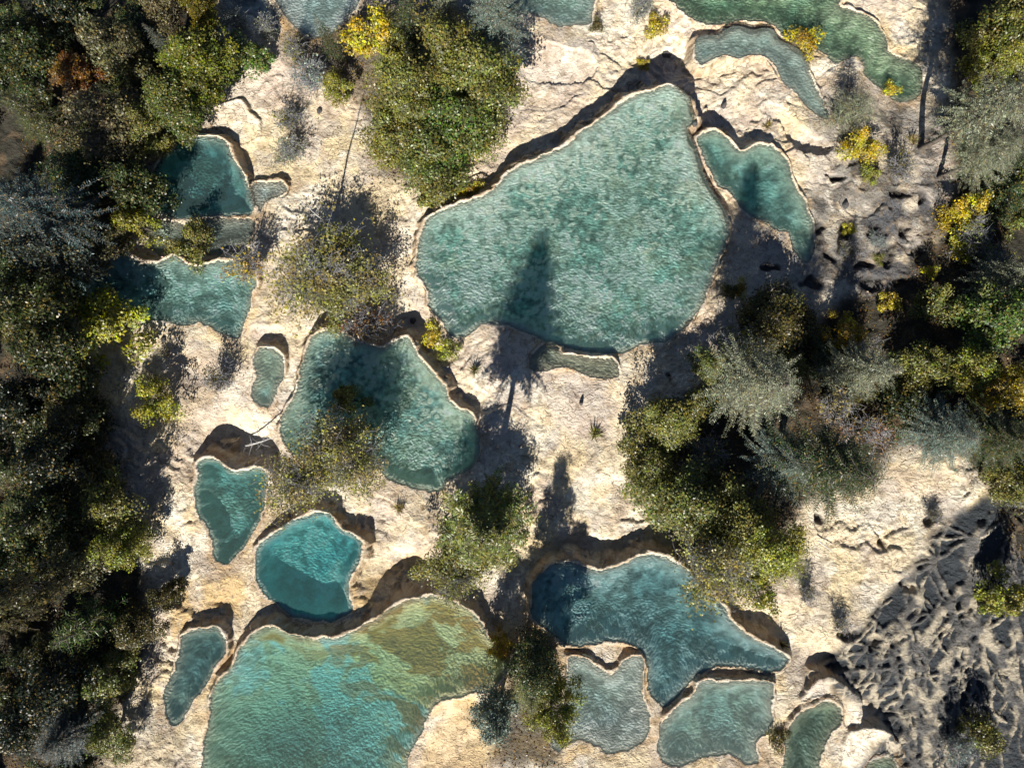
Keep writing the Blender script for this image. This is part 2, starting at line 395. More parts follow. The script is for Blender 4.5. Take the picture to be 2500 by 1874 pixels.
pool('pale milky pool with a notch in its rim at the bottom',
     px('B2', [(1440, 1005), (1490, 985), (1560, 995), (1620, 1048), (1700, 1090), (1750, 1055), (1800, 1005), (1860, 986), (1895, 1020), (1890, 1120), (1875, 1190), (1915, 1300), (1920, 1450), (1850, 1520), (1700, 1570), (1600, 1510), (1500, 1480), (1390, 1560), (1340, 1500), (1400, 1400), (1430, 1200)]),
     1765, -0.1, 0.75, 1.6, ((0.44, 0.45, 0.38), (0.34, 0.37, 0.33)), 'pale', deep=((1450, 1690, 70, 0.3), (1530, 1790, 90, -0.7)))
pool('grey-green five-sided pool in the bottom right quarter',
     px('B3', [(20, 1480), (35, 1400), (85, 1335), (140, 1285), (240, 1195), (270, 1145), (350, 1128), (450, 1132), (540, 1136), (695, 1140), (705, 1200), (700, 1300), (685, 1420), (620, 1460), (600, 1520), (620, 1600), (560, 1640), (480, 1590), (400, 1580), (300, 1600), (180, 1640), (90, 1640), (30, 1580)]),
     1805, -0.1, 0.9, 1.0, ((0.38, 0.42, 0.34), (0.26, 0.32, 0.28)), 'pale')
pool('olive bean shaped pool at the bottom right',
     px('B3', [(785, 1480), (805, 1405), (860, 1335), (930, 1285), (1010, 1250), (1080, 1262), (1115, 1310), (1108, 1390), (1060, 1440), (1020, 1530), (990, 1620), (1000, 1720), (775, 1720), (775, 1600)]),
     1790, 0, 0.8, 0.8, ((0.26, 0.29, 0.20), (0.17, 0.21, 0.17)), 'green')
pool('tiny olive pool touching the bottom edge at right',
     px('B3', [(1270, 1680), (1300, 1612), (1370, 1592), (1430, 1602), (1450, 1720), (1260, 1720)]),
     1870, -0.1, 0.4, 0.8, ((0.24, 0.25, 0.16), (0.17, 0.2, 0.15)), 'green')
# dry basins: a rim and a pan without water
pool('shallow grey pool with pale silt at the top edge, left of the milky pool', px('T1', [(1345, -120), (1340, 30), (1400, 90), (1500, 100), (1590, 150), (1650, 210), (1685, 160), (1640, 60), (1605, -20), (1600, -120)]), 75, 0.0, 0.35, 0.8, ((0.44, 0.44, 0.38), (0.30, 0.32, 0.30)), 'clear')
def basin(pts, pylev, dz=0.0, **k):
    pool('', pts, pylev, dz, depth=0.12, w=1.2, bed=((0.52, 0.45, 0.34), (0.42, 0.38, 0.31)), water=False, lip=0.03, steep=2.0)
basin(px('T2', [(1150, 320), (1220, 275), (1300, 255), (1380, 268), (1440, 295), (1530, 305), (1580, 345), (1610, 430), (1500, 500), (1200, 480)]), 190, -0.15)
basin(px('T3', [(620, 670), (650, 632), (700, 618), (760, 645), (820, 705), (900, 785), (1040, 895), (960, 940), (820, 900), (740, 740)]), 340, -0.2)
basin(px('T1', [(1270, 700), (1270, 665), (1340, 625), (1410, 602), (1450, 615), (1490, 680), (1540, 750), (1530, 830), (1450, 870), (1350, 800)]), 310, 0)
basin(px('B3', [(880, 1250), (940, 1180), (1010, 1140), (1080, 1150), (1150, 1200), (1225, 1260), (1215, 1400), (1140, 1400), (1125, 1300), (1080, 1235), (1000, 1225), (920, 1255)]), 1740, 0.1)
basin(px('B3', [(1160, 1500), (1230, 1450), (1330, 1440), (1430, 1480), (1490, 1580), (1440, 1600), (1370, 1575), (1290, 1600), (1200, 1700), (1100, 1700)]), 1850, 0.0)
basin(px('B1', [(850, 560), (880, 470), (940, 452), (1040, 475), (1020, 560), (930, 590)]), 1450, -0.1)
basin(px('T3', [(1110, 1190), (1180, 1135), (1260, 1165), (1340, 1145), (1370, 1200), (1300, 1300), (1150, 1280)]), 520, -0.1)
#basin(px('B2', [(1690, 1590), (1750, 1540), (1830, 1540), (1870, 1600), (1850, 1700), (1690, 1700)]), 1868, 0)

# hollows and swellings of the slope: px, py, rx, ry, dz
DENTS = [(1640, 150, 95, 75, -1.3), (1450, 240, 140, 60, -0.35), (1200, 400, 70, 50, -0.3), (1870, 1520, 70, 50, -1.0), (1900, 1590, 50, 40, -0.6),
         (560, 1095, 95, 70, -1.7), (545, 1480, 60, 40, -0.6), (1790, 300, 110, 45, -0.7), (1720, 290, 60, 40, -0.5),
         (930, 1275, 55, 45, -0.9), (985, 1400, 90, 60, -1.5), (1140, 965, 60, 50, -0.7), (1090, 860, 50, 40, -0.5), (660, 820, 50, 25, -0.6),
         (560, 310, 60, 30, -0.3), (590, 400, 40, 60, -0.6), (1440, 1340, 150, 25, -0.5), (985, 790, 60, 28, -0.6), (1100, 1470, 60, 50, 0.3),
         (450, 910, 50, 40, -0.7), (2020, 1620, 60, 40, -0.8), (2150, 1740, 70, 50, -0.9), (1480, 1130, 90, 50, 0.3), (1270, 1150, 60, 50, 0.3),
         (1870, 470 + 1199 // 2, 60, 60, 0.2), (1340, 1250, 60, 60, 0.3), (330, 900, 100, 60, -0.3), (1010, 1250, 60, 70, 0.3), (1350, 60, 90, 40, 0.2)]

# ------------------------------------------------------------------ ground sheet
def axis(a, step):
    core = np.arange(-a, a + step * 0.5, step)
    out = []; x = core[-1]; s = step
    while x < 420:
        s *= 1.17; x += s; out.append(x)
    out = np.array(out)
    return np.concatenate([-out[::-1], core, out])
gx = axis(48.5, 0.105); gy = axis(36.5, 0.105)
X, Y = np.meshgrid(gx, gy)
Yc = np.clip(Y, -160, 160)
base = -SLOPE * Yc + 0.55 * fbm(X / 9, Y / 9, 4, 3) + 0.16 * fbm(X / 2.2, Y / 2.2, 3, 4)
HOLLOWS = [(2070, 575, 22, 45), (2141, 572, 24, 22), (2080, 497, 14, 8), (2110, 640, 20, 14), (2030, 625, 16, 12), (2250, 480, 12, 16), (2190, 470, 20, 10), (2040, 430, 26, 8),
           (2170, 620, 18, 26), (2210, 560, 16, 14), (2000, 560, 12, 14), (2130, 690, 26, 16), (2200, 690, 20, 16), (1980, 690, 24, 14), (1885, 660, 20, 10), (2250, 620, 14, 20),
           (2070, 1545, 24, 20), (2130, 1570, 18, 26), (2000, 1265, 12, 8), (2280, 1265, 26, 14), (2150, 1330, 12, 10), (2215, 1425, 14, 22)]
def px_of(Xw, Yw, zw):
    k = S * (H - zw) / H
    return 1250 + Xw / k, 937 - Yw / k
PXX, PYY = px_of(X, Y, -SLOPE * Yc)
for (ax, ay, rx, ry, dz) in DENTS:
    base += dz * np.exp(-(((PXX - ax) / rx) ** 2 + ((PYY - ay) / ry) ** 2))

hol = np.zeros(X.shape)
for (ax, ay, rx, ry) in HOLLOWS:
    q_ = ((PXX + 14 * fbm(X, Y, 2, 91) - ax) / rx) ** 2 + ((PYY + 14 * fbm(X, Y, 2, 92) - ay) / ry) ** 2
    hol = np.maximum(hol, np.exp(-q_))
base -= 0.55 * sstep(0.25, 0.7, hol)

def region_mask(polyF, soft=40, wob=60, seed=1):
    P = px('F', polyF)
    qx = PXX + wob * fbm(PXX / 120, PYY / 120, 4, seed); qy = PYY + wob * fbm(PXX / 120, PYY / 120, 4, seed + 7)
    m = np.zeros(X.shape)
    near = (qx > P[:, 0].min() - 200) & (qx < P[:, 0].max() + 200) & (qy > P[:, 1].min() - 200) & (qy < P[:, 1].max() + 200)
    a, b = qx[near], qy[near]
    d = seg_dist(a, b, P); d = np.where(inside(a, b, P), d, -d)
    m[near] = sstep(-soft, soft, d)
    return m
BIG = 9000
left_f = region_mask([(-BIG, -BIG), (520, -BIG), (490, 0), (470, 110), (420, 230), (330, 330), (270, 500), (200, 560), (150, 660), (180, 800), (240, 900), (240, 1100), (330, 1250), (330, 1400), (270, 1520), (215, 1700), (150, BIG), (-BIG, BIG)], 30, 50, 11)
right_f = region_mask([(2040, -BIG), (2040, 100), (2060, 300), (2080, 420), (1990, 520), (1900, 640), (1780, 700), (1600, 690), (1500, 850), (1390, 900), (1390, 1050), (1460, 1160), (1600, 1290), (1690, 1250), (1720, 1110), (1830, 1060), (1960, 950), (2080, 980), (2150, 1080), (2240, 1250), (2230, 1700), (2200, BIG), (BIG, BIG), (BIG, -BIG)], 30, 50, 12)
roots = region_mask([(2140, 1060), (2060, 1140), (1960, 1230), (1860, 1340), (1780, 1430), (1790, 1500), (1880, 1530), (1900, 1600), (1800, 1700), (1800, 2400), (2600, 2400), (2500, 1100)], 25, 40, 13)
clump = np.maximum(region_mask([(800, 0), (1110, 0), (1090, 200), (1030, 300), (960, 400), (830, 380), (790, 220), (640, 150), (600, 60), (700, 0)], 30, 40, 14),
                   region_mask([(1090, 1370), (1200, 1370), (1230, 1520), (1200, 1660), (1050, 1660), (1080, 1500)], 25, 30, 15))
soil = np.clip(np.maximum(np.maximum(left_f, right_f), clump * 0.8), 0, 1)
greyz = region_mask([(1750, 200), (2060, 200), (2080, 480), (1900, 680), (1700, 650), (1650, 500), (1760, 400)], 60, 60, 16)
greyr = region_mask([(1880, 430), (2100, 420), (2150, 700), (1900, 700), (1820, 600)], 30, 40, 18)
rocky = region_mask([(240, 1470), (380, 1560), (440, 1700), (200, 1700), (200, 1560)], 20, 30, 17)

# micro terraces: little scalloped dams
tz = base + 0.55 * fbm(X / 2.6, Y / 2.6, 3, 21)
gyy, gxx = np.gradient(base, gy, gx)
amp = sstep(-0.25, 0.35, fbm(X / 7, Y / 7, 3, 22)) * (1 - sstep(0.28, 0.55, np.hypot(gxx, gyy)))
flat = (1 - roots) * (1 - 0.7 * soil)
for stp, wgt, sd in ((0.42, 0.7, 0), (0.17, 0.7, 1), (0.085, 1.0, 2)):
    t = (tz + sd * 0.25 * fbm(X / 0.9, Y / 0.9, 2, 23)) / stp
    fr = t - np.floor(t)
    base += stp * (sstep(0.0, 0.22, fr) - fr) * wgt * amp * flat
pits = fbm(X / 0.45, Y / 0.45, 3, 25)
base += 0.08 * pits * (0.4 + 0.6 * amp) + rocky * 0.35 * fbm(X / 0.7, Y / 0.7, 3, 26)
base += (right_f * 0.25 + left_f * 0.2 + greyz * 0.12) * fbm(X / 1.1, Y / 1.1, 4, 27)

# exposed root network: cream ridges over dark hollows, fanning from upper right
fanx, fany = unproj((2170, 1120), base_z_px(1120))
ang = np.arctan2(X - fanx - 6, -(Y - fany - 10)); rad = np.hypot(X - fanx - 6, Y - fany - 10)
open_ = sstep(-0.22, 0.08, fbm(X / 3.0 + Y / 7, Y / 6 - X / 10, 4, 38))
ridge = 0.30 * sstep(-0.05, 0.35, fbm(X / 1.1, Y / 1.1, 4, 39)) * (1 - open_) + 0.4 * (1 - sstep(-0.45, -0.2, fbm(X / 4.5 + 9, Y / 6, 4, 40)))
hole = sstep(0.0, 0.12, fbm(ang * 7 + 0.8 * fbm(X / 3, Y / 3, 3, 82), rad / 6.5, 4, 83) + 0.05 * fbm(X / .7, Y / .7, 3, 84))
ridge *= 1 - 0.9 * hole
open_ = np.maximum(open_ * 0.6, hole)
rs = random.Random(5)
def strand(x, y, a, n, w, depth=0):
    global ridge
    pts = [(x, y)]; a0 = a
    for i in range(n):
        a += rs.gauss(0, 0.17) + (a0 - a) * 0.25
        x += 0.75 * math.cos(a); y += 0.75 * math.sin(a); pts.append((x, y))
        if depth < 3 and rs.random() < 0.07 and i > 1:
            strand(x, y, a + rs.choice([-1, 1]) * rs.uniform(0.35, 0.8), int((n - i) * rs.uniform(0.4, 0.9)) + 2, w * 0.65, depth + 1)
    P = np.array(pts); m = w + 0.3
    i0, i1 = np.searchsorted(gx, [P[:, 0].min() - m, P[:, 0].max() + m]); j0, j1 = np.searchsorted(gy, [P[:, 1].min() - m, P[:, 1].max() + m])
    sl_ = (slice(j0, j1), slice(i0, i1))
    if i1 - i0 < 3 or j1 - j0 < 3: return
    xx = X[sl_] + 0.25 * fbm(X[sl_] / 0.8, Y[sl_] / 0.8, 2, 34); yy = Y[sl_]
    d = seg_dist(xx, yy, P, False) + 0.06 * fbm(xx / 0.3, yy / 0.3, 2, 33)
    ridge[sl_] = np.maximum(ridge[sl_], (1 - sstep(w * 0.3, w, d)) * (0.65 + 0.35 * min(1, w / 0.35)))
for k in range(34):
    sx, sy = unproj((rs.uniform(2130, 2520), rs.uniform(1200, 1600)), 2.0)
    strand(sx, sy, math.radians(rs.uniform(205, 292)), rs.randint(14, 34), rs.uniform(0.12, 0.30))
for k in range(22):
    sx, sy = unproj((rs.uniform(2050, 2400), rs.uniform(1550, 1850)), 3.5)
    strand(sx, sy, math.radians(rs.uniform(190, 285)), rs.randint(6, 16), rs.uniform(0.12, 0.26))
ridge = np.clip(ridge, 0, 1)
for tl, ln, wd in (('B3', [(1990, 250), (1920, 430), (1945, 560), (1930, 790), (1830, 900), (1740, 1020), (1700, 1160), (1630, 1250), (1600, 1500)], 0.9),
                   ('B3', [(1500, 380), (1560, 500), (1600, 650), (1480, 800), (1300, 880)], 0.6),
                   ('B3', [(1960, 830), (2050, 940), (2130, 1060), (2140, 1200), (2200, 1400), (2300, 1560)], 0.9),
                   ('B3', [(1470, 860), (1490, 1020), (1540, 1120), (1600, 1230)], 0.6),
                   ('B3', [(1930, 560), (1750, 700), (1640, 850), (1550, 930)], 0.6),
                   ('B3', [(1700, 1260), (1760, 1400), (1750, 1520)], 0.4)):
    P = px(tl, ln); P = unproj(P, base_z_px(1560))
    sel = (X > 15) & (X < 50) & (Y < 2) & (Y > -40)
    d = np.full(X.shape, 9.0); d[sel] = seg_dist(X[sel] + 0.5 * fbm(X[sel] / 1.1, Y[sel] / 1.1, 3, 35), Y[sel], P, False)
    ridge = np.maximum(ridge, 1 - sstep(wd * 0.35, wd, d))
base += roots * (0.26 * ridge - 0.22 * open_ - 0.1 + 0.08 * fbm(X / 0.6, Y / 0.6, 3, 36) + 0.05 * fbm(X / 0.25, Y / 0.25, 2, 86))

# colours of the dry ground
def C3(*c): return np.array(c)
def lerp(a, b, t): return a * (1 - t[..., None]) + b * t[..., None]
g = np.broadcast_to(C3(0.75, 0.63, 0.445), X.shape + (3,)).copy()
g = lerp(g, C3(0.76, 0.62, 0.37), 0.75 * sstep(-0.05, 0.45, fbm(X / 6, Y / 6, 4, 41)))
g = lerp(g, C3(0.67, 0.58, 0.50), 0.8 * sstep(0.0, 0.4, fbm(X / 5, Y / 5, 4, 42)) * (PYY < 1100))
g = lerp(g, C3(0.83, 0.77, 0.64), 0.75 * sstep(0.05, 0.4, fbm(X / 2.5, Y / 2.5, 4, 43)))
g = lerp(g, C3(0.60, 0.40, 0.16), 0.75 * sstep(0.08, 0.42, fbm(X / 3, Y / 3, 4, 44)) * sstep(900, 1500, PYY) * (PXX < 1650))
g = lerp(g, C3(0.50, 0.40, 0.33), 0.6 * sstep(0.02, 0.3, fbm(X / 3.4 + 20, Y / 3.4, 5, 96)))
g = lerp(g, C3(0.52, 0.47, 0.42), 0.5 * sstep(0.1, 0.35, fbm(X / 1.8 + 20, Y / 1.8, 5, 97)))
g = lerp(g, C3(0.33, 0.31, 0.28), np.clip(greyz * (0.35 + 0.6 * sstep(-0.2, 0.3, fbm(X / 2, Y / 2, 4, 45))), 0, 1))
g = lerp(g, C3(0.10, 0.095, 0.09), greyz * sstep(0.05, 0.22, fbm(X / 1.7 + 5, Y / 1.7, 4, 57)) * 0.85)
g = lerp(g, C3(0.09, 0.095, 0.11), np.clip(greyr * sstep(-0.35, 0.15, fbm(X / 1.6, Y / 1.6, 4, 46)), 0, 0.9))
g = lerp(g, C3(0.30, 0.22, 0.14), 0.5 * sstep(0.1, 0.5, pits))
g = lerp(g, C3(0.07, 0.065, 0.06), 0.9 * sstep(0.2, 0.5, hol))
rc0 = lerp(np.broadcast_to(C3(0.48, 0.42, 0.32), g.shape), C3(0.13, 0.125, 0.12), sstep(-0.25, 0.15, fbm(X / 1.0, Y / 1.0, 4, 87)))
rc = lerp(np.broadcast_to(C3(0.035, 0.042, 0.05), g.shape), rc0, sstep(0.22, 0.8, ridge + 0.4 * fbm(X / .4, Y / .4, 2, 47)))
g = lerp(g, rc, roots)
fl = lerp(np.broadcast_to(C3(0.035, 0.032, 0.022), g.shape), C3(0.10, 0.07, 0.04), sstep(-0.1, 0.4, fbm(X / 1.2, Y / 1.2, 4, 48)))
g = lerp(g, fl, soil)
dry = (1 - soil) * (1 - roots); wet = 0.25 * sstep(-0.1, 0.4, fbm(X / 8, Y / 8, 3, 49)) * dry
grain = 1 + 0.6 * greyz + 0.9 * rocky + 0.3 * roots + 0.35 * sstep(1100, 1500, PYY)

# shining film of running water at the bottom centre
flow = region_mask([(940, 1560), (1000, 1530), (1060, 1560), (1050, 1700), (880, 1720)], 15, 20, 19)
wet = np.maximum(wet, flow); g = lerp(g, C3(0.60, 0.43, 0.22), flow * 0.8)
smoothf = region_mask([(930, 1530), (1040, 1490), (1060, 1580), (900, 1700)], 15, 20, 20)

Z = base.copy()
polys = []
for p in POOLS:
    P = smooth_closed(unproj(p['pts'], p['lev']), 4); polys.append(P); p['P'] = P
    x0, y0 = P.min(0) - 5; x1, y1 = P.max(0) + 5
    i0, i1 = np.searchsorted(gx, [x0, x1]); j0, j1 = np.searchsorted(gy, [y0, y1])
    sl = (slice(j0, j1), slice(i0, i1)); p['sl'] = sl
    x = X[sl]; y = Y[sl]
    d = seg_dist(x, y, P); d = np.where(inside(x, y, P), -d, d)
    wob = 0.22 * fbm(x / 1.3, y / 1.3, 3, 51) + 0.10 * fbm(x / 0.4, y / 0.4, 2, 52)
    d = d + wob; p['d'] = d
    lipw = 0.19 + 0.22 * fbm(x / 1.1, y / 1.1, 3, 53)
    dd = np.maximum(d - lipw, 0)
    dd = np.maximum(dd + (0.16 * fbm(x / 0.5, y / 0.5, 3, 60)) * sstep(0.05, 0.3, dd), 0)
    face = p['steep'] * (1 + 0.6 * fbm(x / 0.8, y / 0.8, 4, 54))
    rim = p['lev'] + p['lip'] * (0.6 + 0.8 * (0.5 + 0.5 * fbm(x / 0.6, y / 0.6, 2, 55))) - dd * face
    rim = np.where(d > 0, rim, -99)
    zc = Z[sl]
    if p['water']:
        bank = p['lev'] + 0.03 + 0.28 * np.maximum(d, 0) + 0.05 * fbm(x / 0.7, y / 0.7, 2, 59) * sstep(0, 0.5, d)
        zc = np.where((d > 0) & (d < 4.5), np.minimum(zc, np.where(zc > bank, bank * (1 - sstep(2.0, 4.5, d)) + zc * sstep(2.0, 4.5, d), zc)), zc)
        lowside = sstep(-0.05, 0.35, p['lev'] - zc)          # the lip stands proud only where the ground falls away
        rim = rim - (1 - lowside) * p['lip'] * 0.8
    wall = (rim > zc + 0.04) & (dd > 0.02)
    Z[sl] = np.maximum(zc, rim)
    # rim crust: pale, walls browner
    gc = g[sl]
    near_ = np.exp(-(np.maximum(d, 0) / 0.7) ** 2) * (d > 0) * sstep(-0.1, 0.25, fbm(x / 1.4, y / 1.4, 4, 95)) * p['water']
    gc = lerp(gc, C3(0.50, 0.32, 0.14), 0.55 * near_)
    lipm = ((d > -0.1) & (dd < 0.1) & (rim > zc - 0.1)).astype(float)
    gc = lerp(gc, C3(0.72, 0.66, 0.57), lipm * (0.75 if p['water'] else 0.2) * (0.55 + 0.45 * fbm(x / 0.5, y / 0.5, 3, 58)))
    edge = np.exp(-((d - lipw) / 0.09) ** 2) * (rim > zc - 0.1)
    gc = lerp(gc, C3(0.36, 0.20, 0.08), 0.75 * edge * p['water'] * sstep(-0.3, 0.3, fbm(x / 1.2, y / 1.2, 3, 79)))
    gc = lerp(gc, C3(0.50, 0.38, 0.25), wall * 0.7)
    gc = lerp(gc, C3(0.62, 0.55, 0.42), wall * 0.7 * sstep(0.05, 0.35, fbm(x / 0.6, y / 0.6, 3, 80)))
    gc = lerp(gc, C3(0.26, 0.15, 0.07), wall * 0.6 * sstep(0.0, 0.4, fbm(x / 0.8, y / 0.4, 3, 56)))
    g[sl] = gc
    s_ = soil[sl] ; s_ *= np.where((d < 0.9) & (rim > zc - 0.2), 0.2, 1)
for p in POOLS:
    sl = p['sl']; d = p['d']; x = X[sl]; y = Y[sl]
    ins = d < 0; di = np.maximum(-d, 0)
    dep = 0.05 * sstep(0, 0.2, di) + p['depth'] * (1 - np.exp(-(np.maximum(di - 0.28 - 0.15 * fbm(x / 1.2, y / 1.2, 3, 74), 0) / p['w']) ** 1.3))
    ppx, ppy = PXX[sl], PYY[sl]
    for (ax, ay, r, dz) in p['deep']:
        dep = dep + dz * np.exp(-((ppx - ax) ** 2 + (ppy - ay) ** 2) / r ** 2) * sstep(0, 1.5, di)
    dep = np.maximum(dep, 0.04) if p['water'] else dep
    shelf = 0.12 * fbm(x / 1.3, y / 1.3, 4, 61) * sstep(0, 0.8, di)
    if p['water']: shelf = shelf + 0.32 * fbm(x / 3.0, y / 3.0, 4, 62) * sstep(0.3, 2, di) * min(1, p['depth'])
    bz = p['lev'] - 0.02 - dep + shelf * (1 if p['water'] else 0.2)
    zc = Z[sl]; zc = np.where(ins, np.minimum(bz, p['lev'] - 0.03) if p['water'] else bz, zc); Z[sl] = zc
    a, b = (C3(*c) for c in p['bed'])
    a = np.minimum(a * (1.7, 1.7, 1.85), 0.88); b = b * np.array((1.45, 1.55, 1.75))
    t = sstep(-0.2, 0.25, fbm(x / 2.4, y / 2.4, 5, 63))
    bc = lerp(np.broadcast_to(a, x.shape + (3,)), b, np.clip(0.15 + 0.85 * t, 0, 1) * sstep(0, p['w'] * 1.6, di))
    mot = fbm(x / 0.6, y / 0.6, 4, 75) + 0.5 * fbm(x / 1.6, y / 1.6, 3, 76)
    if p['kind'] == 'big': mot = 0.8 * fbm(x / 0.35, y / 0.35, 3, 75)
    bc = bc * (1 + 1.5 * np.clip(mot, -0.36, 0.6) * sstep(0.3, 1.2, di))[..., None]
    if p['kind'] == 'big':           # calcite flecks
        arc = np.exp(-((ppx - 1240 - (560 - ppy) * 1.15) / 130) ** 2) * (ppy < 760) + np.exp(-((ppx - 1610) / 70) ** 2) * (ppy > 230) * (ppy < 560) + 0.5 * np.exp(-((ppx - 1500) / 160) ** 2 - ((ppy - 680) / 120) ** 2) + 0.6 * np.exp(-((ppx - 1040) / 110) ** 2 - ((ppy - 640) / 80) ** 2)
        if ppy.mean() > 850: arc = 0.55 + 0 * arc
        cl_ = fbm(x / 1.3, y / 1.3, 4, 64)
        f1, f2 = worley(x / 0.5 + 0.8 * fbm(x / .6, y / .6, 2, 85), y / 0.5, 66)
        fk = sstep(0.52, 0.36, f1) * sstep(0.22, 0.30, cl_ * 0.95 + 0.42 * arc)
        bc = lerp(bc, C3(1.0, 1.0, 0.88), np.clip(fk * sstep(0.5, 1.3, di), 0, 1))
        bc = bc * (1 + 0.45 * np.exp(-((ppx - 1530) / 150) ** 2 - ((ppy - 720) / 110) ** 2) + 0.35 * np.exp(-((ppx - 1100) / 110) ** 2 - ((ppy - 700) / 90) ** 2))[..., None]
        bc = lerp(bc, C3(0.50, 0.50, 0.34), sstep(0.3, 0.5, fbm(x / 1.8, y / 1.8, 3, 66)) * 0.35)
    if p['kind'] == 'yellow':
        u = fbm((x + 2.2 * fbm(x / 5, y / 5, 3, 67)) / 5.5, (y + 2.2 * fbm(x / 5, y / 5, 3, 68)) / 5.5, 5, 69)
        right = sstep(600, 1000, ppx + (1640 - ppy) * 0.6)
        bc = lerp(np.broadcast_to(C3(0.46, 0.66, 0.50), bc.shape), C3(0.80, 0.74, 0.40), right)
        bc = lerp(bc, C3(0.36, 0.76, 0.80), sstep(0.0, 0.14, u + 0.05 - 0.10 * right + 0.10 * fbm(x / .5, y / .5, 3, 77)) * 0.85)
        oc = sstep(0.04, 0.22, 0.12 * fbm(x / .35, y / .35, 3, 78) + fbm((x + 1.5 * u) / 2.2, (y - 1.5 * u) / 1.1, 6, 70) + 0.5 * np.exp(-((ppx - 990) / 150) ** 2 - ((ppy - 1560) / 70) ** 2) - 0.07)
        st = 1 - np.abs(fbm((x + 1.8 * u) / 2.4, (y - 1.8 * u) / 0.9, 5, 93)) * 5
        bc = lerp(bc, C3(0.66, 0.46, 0.08), 0.5 * sstep(0.2, 0.9, st) * (0.15 + 0.85 * right) * sstep(-0.2, 0.2, fbm(x / 2, y / 2, 3, 94)))
        bc = lerp(bc, C3(0.42, 0.20, 0.005), oc * 0.85 * (0.2 + 0.8 * right))
        bc = lerp(bc, C3(0.07, 0.20, 0.24), 0.8 * np.exp(-((ppx - 700) / 160) ** 2 - ((ppy - 1850) / 110) ** 2))
        bc = lerp(bc, C3(0.40, 0.24, 0.02), 0.9 * np.exp(-((di - 1.1) / 0.5) ** 2) * (ppy < 1590) * sstep(-0.2, 0.3, fbm(x / 2, y / 2, 3, 71)))
    # pale shelf just under the water's edge
    if p['water']:
        bc = lerp(bc, C3(0.46, 0.42, 0.32), np.exp(-(di / 0.35) ** 2) * 0.8)
        if p['kind'] != 'big': bc = lerp(bc, bc * 0.5, sstep(0.15, 0.4, fbm(x / 0.8, y / 0.8, 4, 72)) * 0.6)
        bc = np.clip(bc, 0.01, 0.97)
    if not p['water']: bc = lerp(g[sl], bc, 0.35 * sstep(0.0, 1.2, di) * sstep(-0.4, 0.3, fbm(x / 1.5, y / 1.5, 4, 73)))
    g[sl] = np.where(ins[..., None], bc, g[sl])
    dry[sl] = np.where(ins, 0 if p['water'] else dry[sl], dry[sl])
    grain[sl] = np.where(ins, 0.3 if p['water'] else 0.8, grain[sl])
    if p['water']: soil[sl] = np.where(ins, 0, soil[sl])
grain = grain * (1 - 0.6 * smoothf)

nyy, nxx = X.shape
idx = np.arange(nyy * nxx).reshape(nyy, nxx)
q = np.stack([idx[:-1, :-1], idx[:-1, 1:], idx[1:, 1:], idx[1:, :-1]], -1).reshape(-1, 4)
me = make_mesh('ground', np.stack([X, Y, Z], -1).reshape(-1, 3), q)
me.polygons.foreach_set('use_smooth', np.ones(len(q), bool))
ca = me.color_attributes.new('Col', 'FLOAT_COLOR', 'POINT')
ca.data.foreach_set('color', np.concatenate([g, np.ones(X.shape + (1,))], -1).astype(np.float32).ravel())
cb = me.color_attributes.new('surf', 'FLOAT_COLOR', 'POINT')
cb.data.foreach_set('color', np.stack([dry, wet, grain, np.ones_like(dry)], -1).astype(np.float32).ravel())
me.materials.append(M_ground)
ground = bpy.data.objects.new('ground', me); col.objects.link(ground)
tag(ground, 'cream travertine slope with terraced pool rims, dark soil at both sides', kind='structure')

def ground_z(x, y):
    i = np.clip(np.searchsorted(gx, x), 1, len(gx) - 1); j = np.clip(np.searchsorted(gy, y), 1, len(gy) - 1)
    return float(Z[j, i])

# ------------------------------------------------------------------ water
WM = {'big': water_material('flecked_turquoise_water', (0.44, 0.74, 0.68), (0.15, 0.25, 0.20), 0.13, 0.32, 1.35, 0.23),
      'teal': water_material('teal_water', (0.42, 0.72, 0.69), (0.13, 0.23, 0.20), 0.17, 0.32, 1.35, 0.44),
      'deep': water_material('blue_green_water', (0.38, 0.66, 0.67), (0.10, 0.18, 0.18), 0.17, 0.32, 1.35, 0.44),
      'bright': water_material('bright_turquoise_water', (0.34, 0.77, 0.76), (0.09, 0.24, 0.23), 0.17, 0.32, 1.35, 0.42),
      'pale': water_material('pale_milky_water', (0.48, 0.76, 0.70), (0.22, 0.28, 0.25), 0.20, 0.32, 1.3, 0.5),
      'green': water_material('green_water', (0.50, 0.72, 0.60), (0.13, 0.19, 0.14), 0.16, 0.32, 1.3, 0.45),
      'clear': water_material('clear_water', (0.6, 0.80, 0.74), (0.20, 0.22, 0.18), 0.12, 0.32, 1.3, 0.5),
      'yellow': water_material('yellow_green_water', (0.50, 0.86, 0.84), (0.22, 0.32, 0.24), 0.13, 0.42, 1.25, 0.30)}
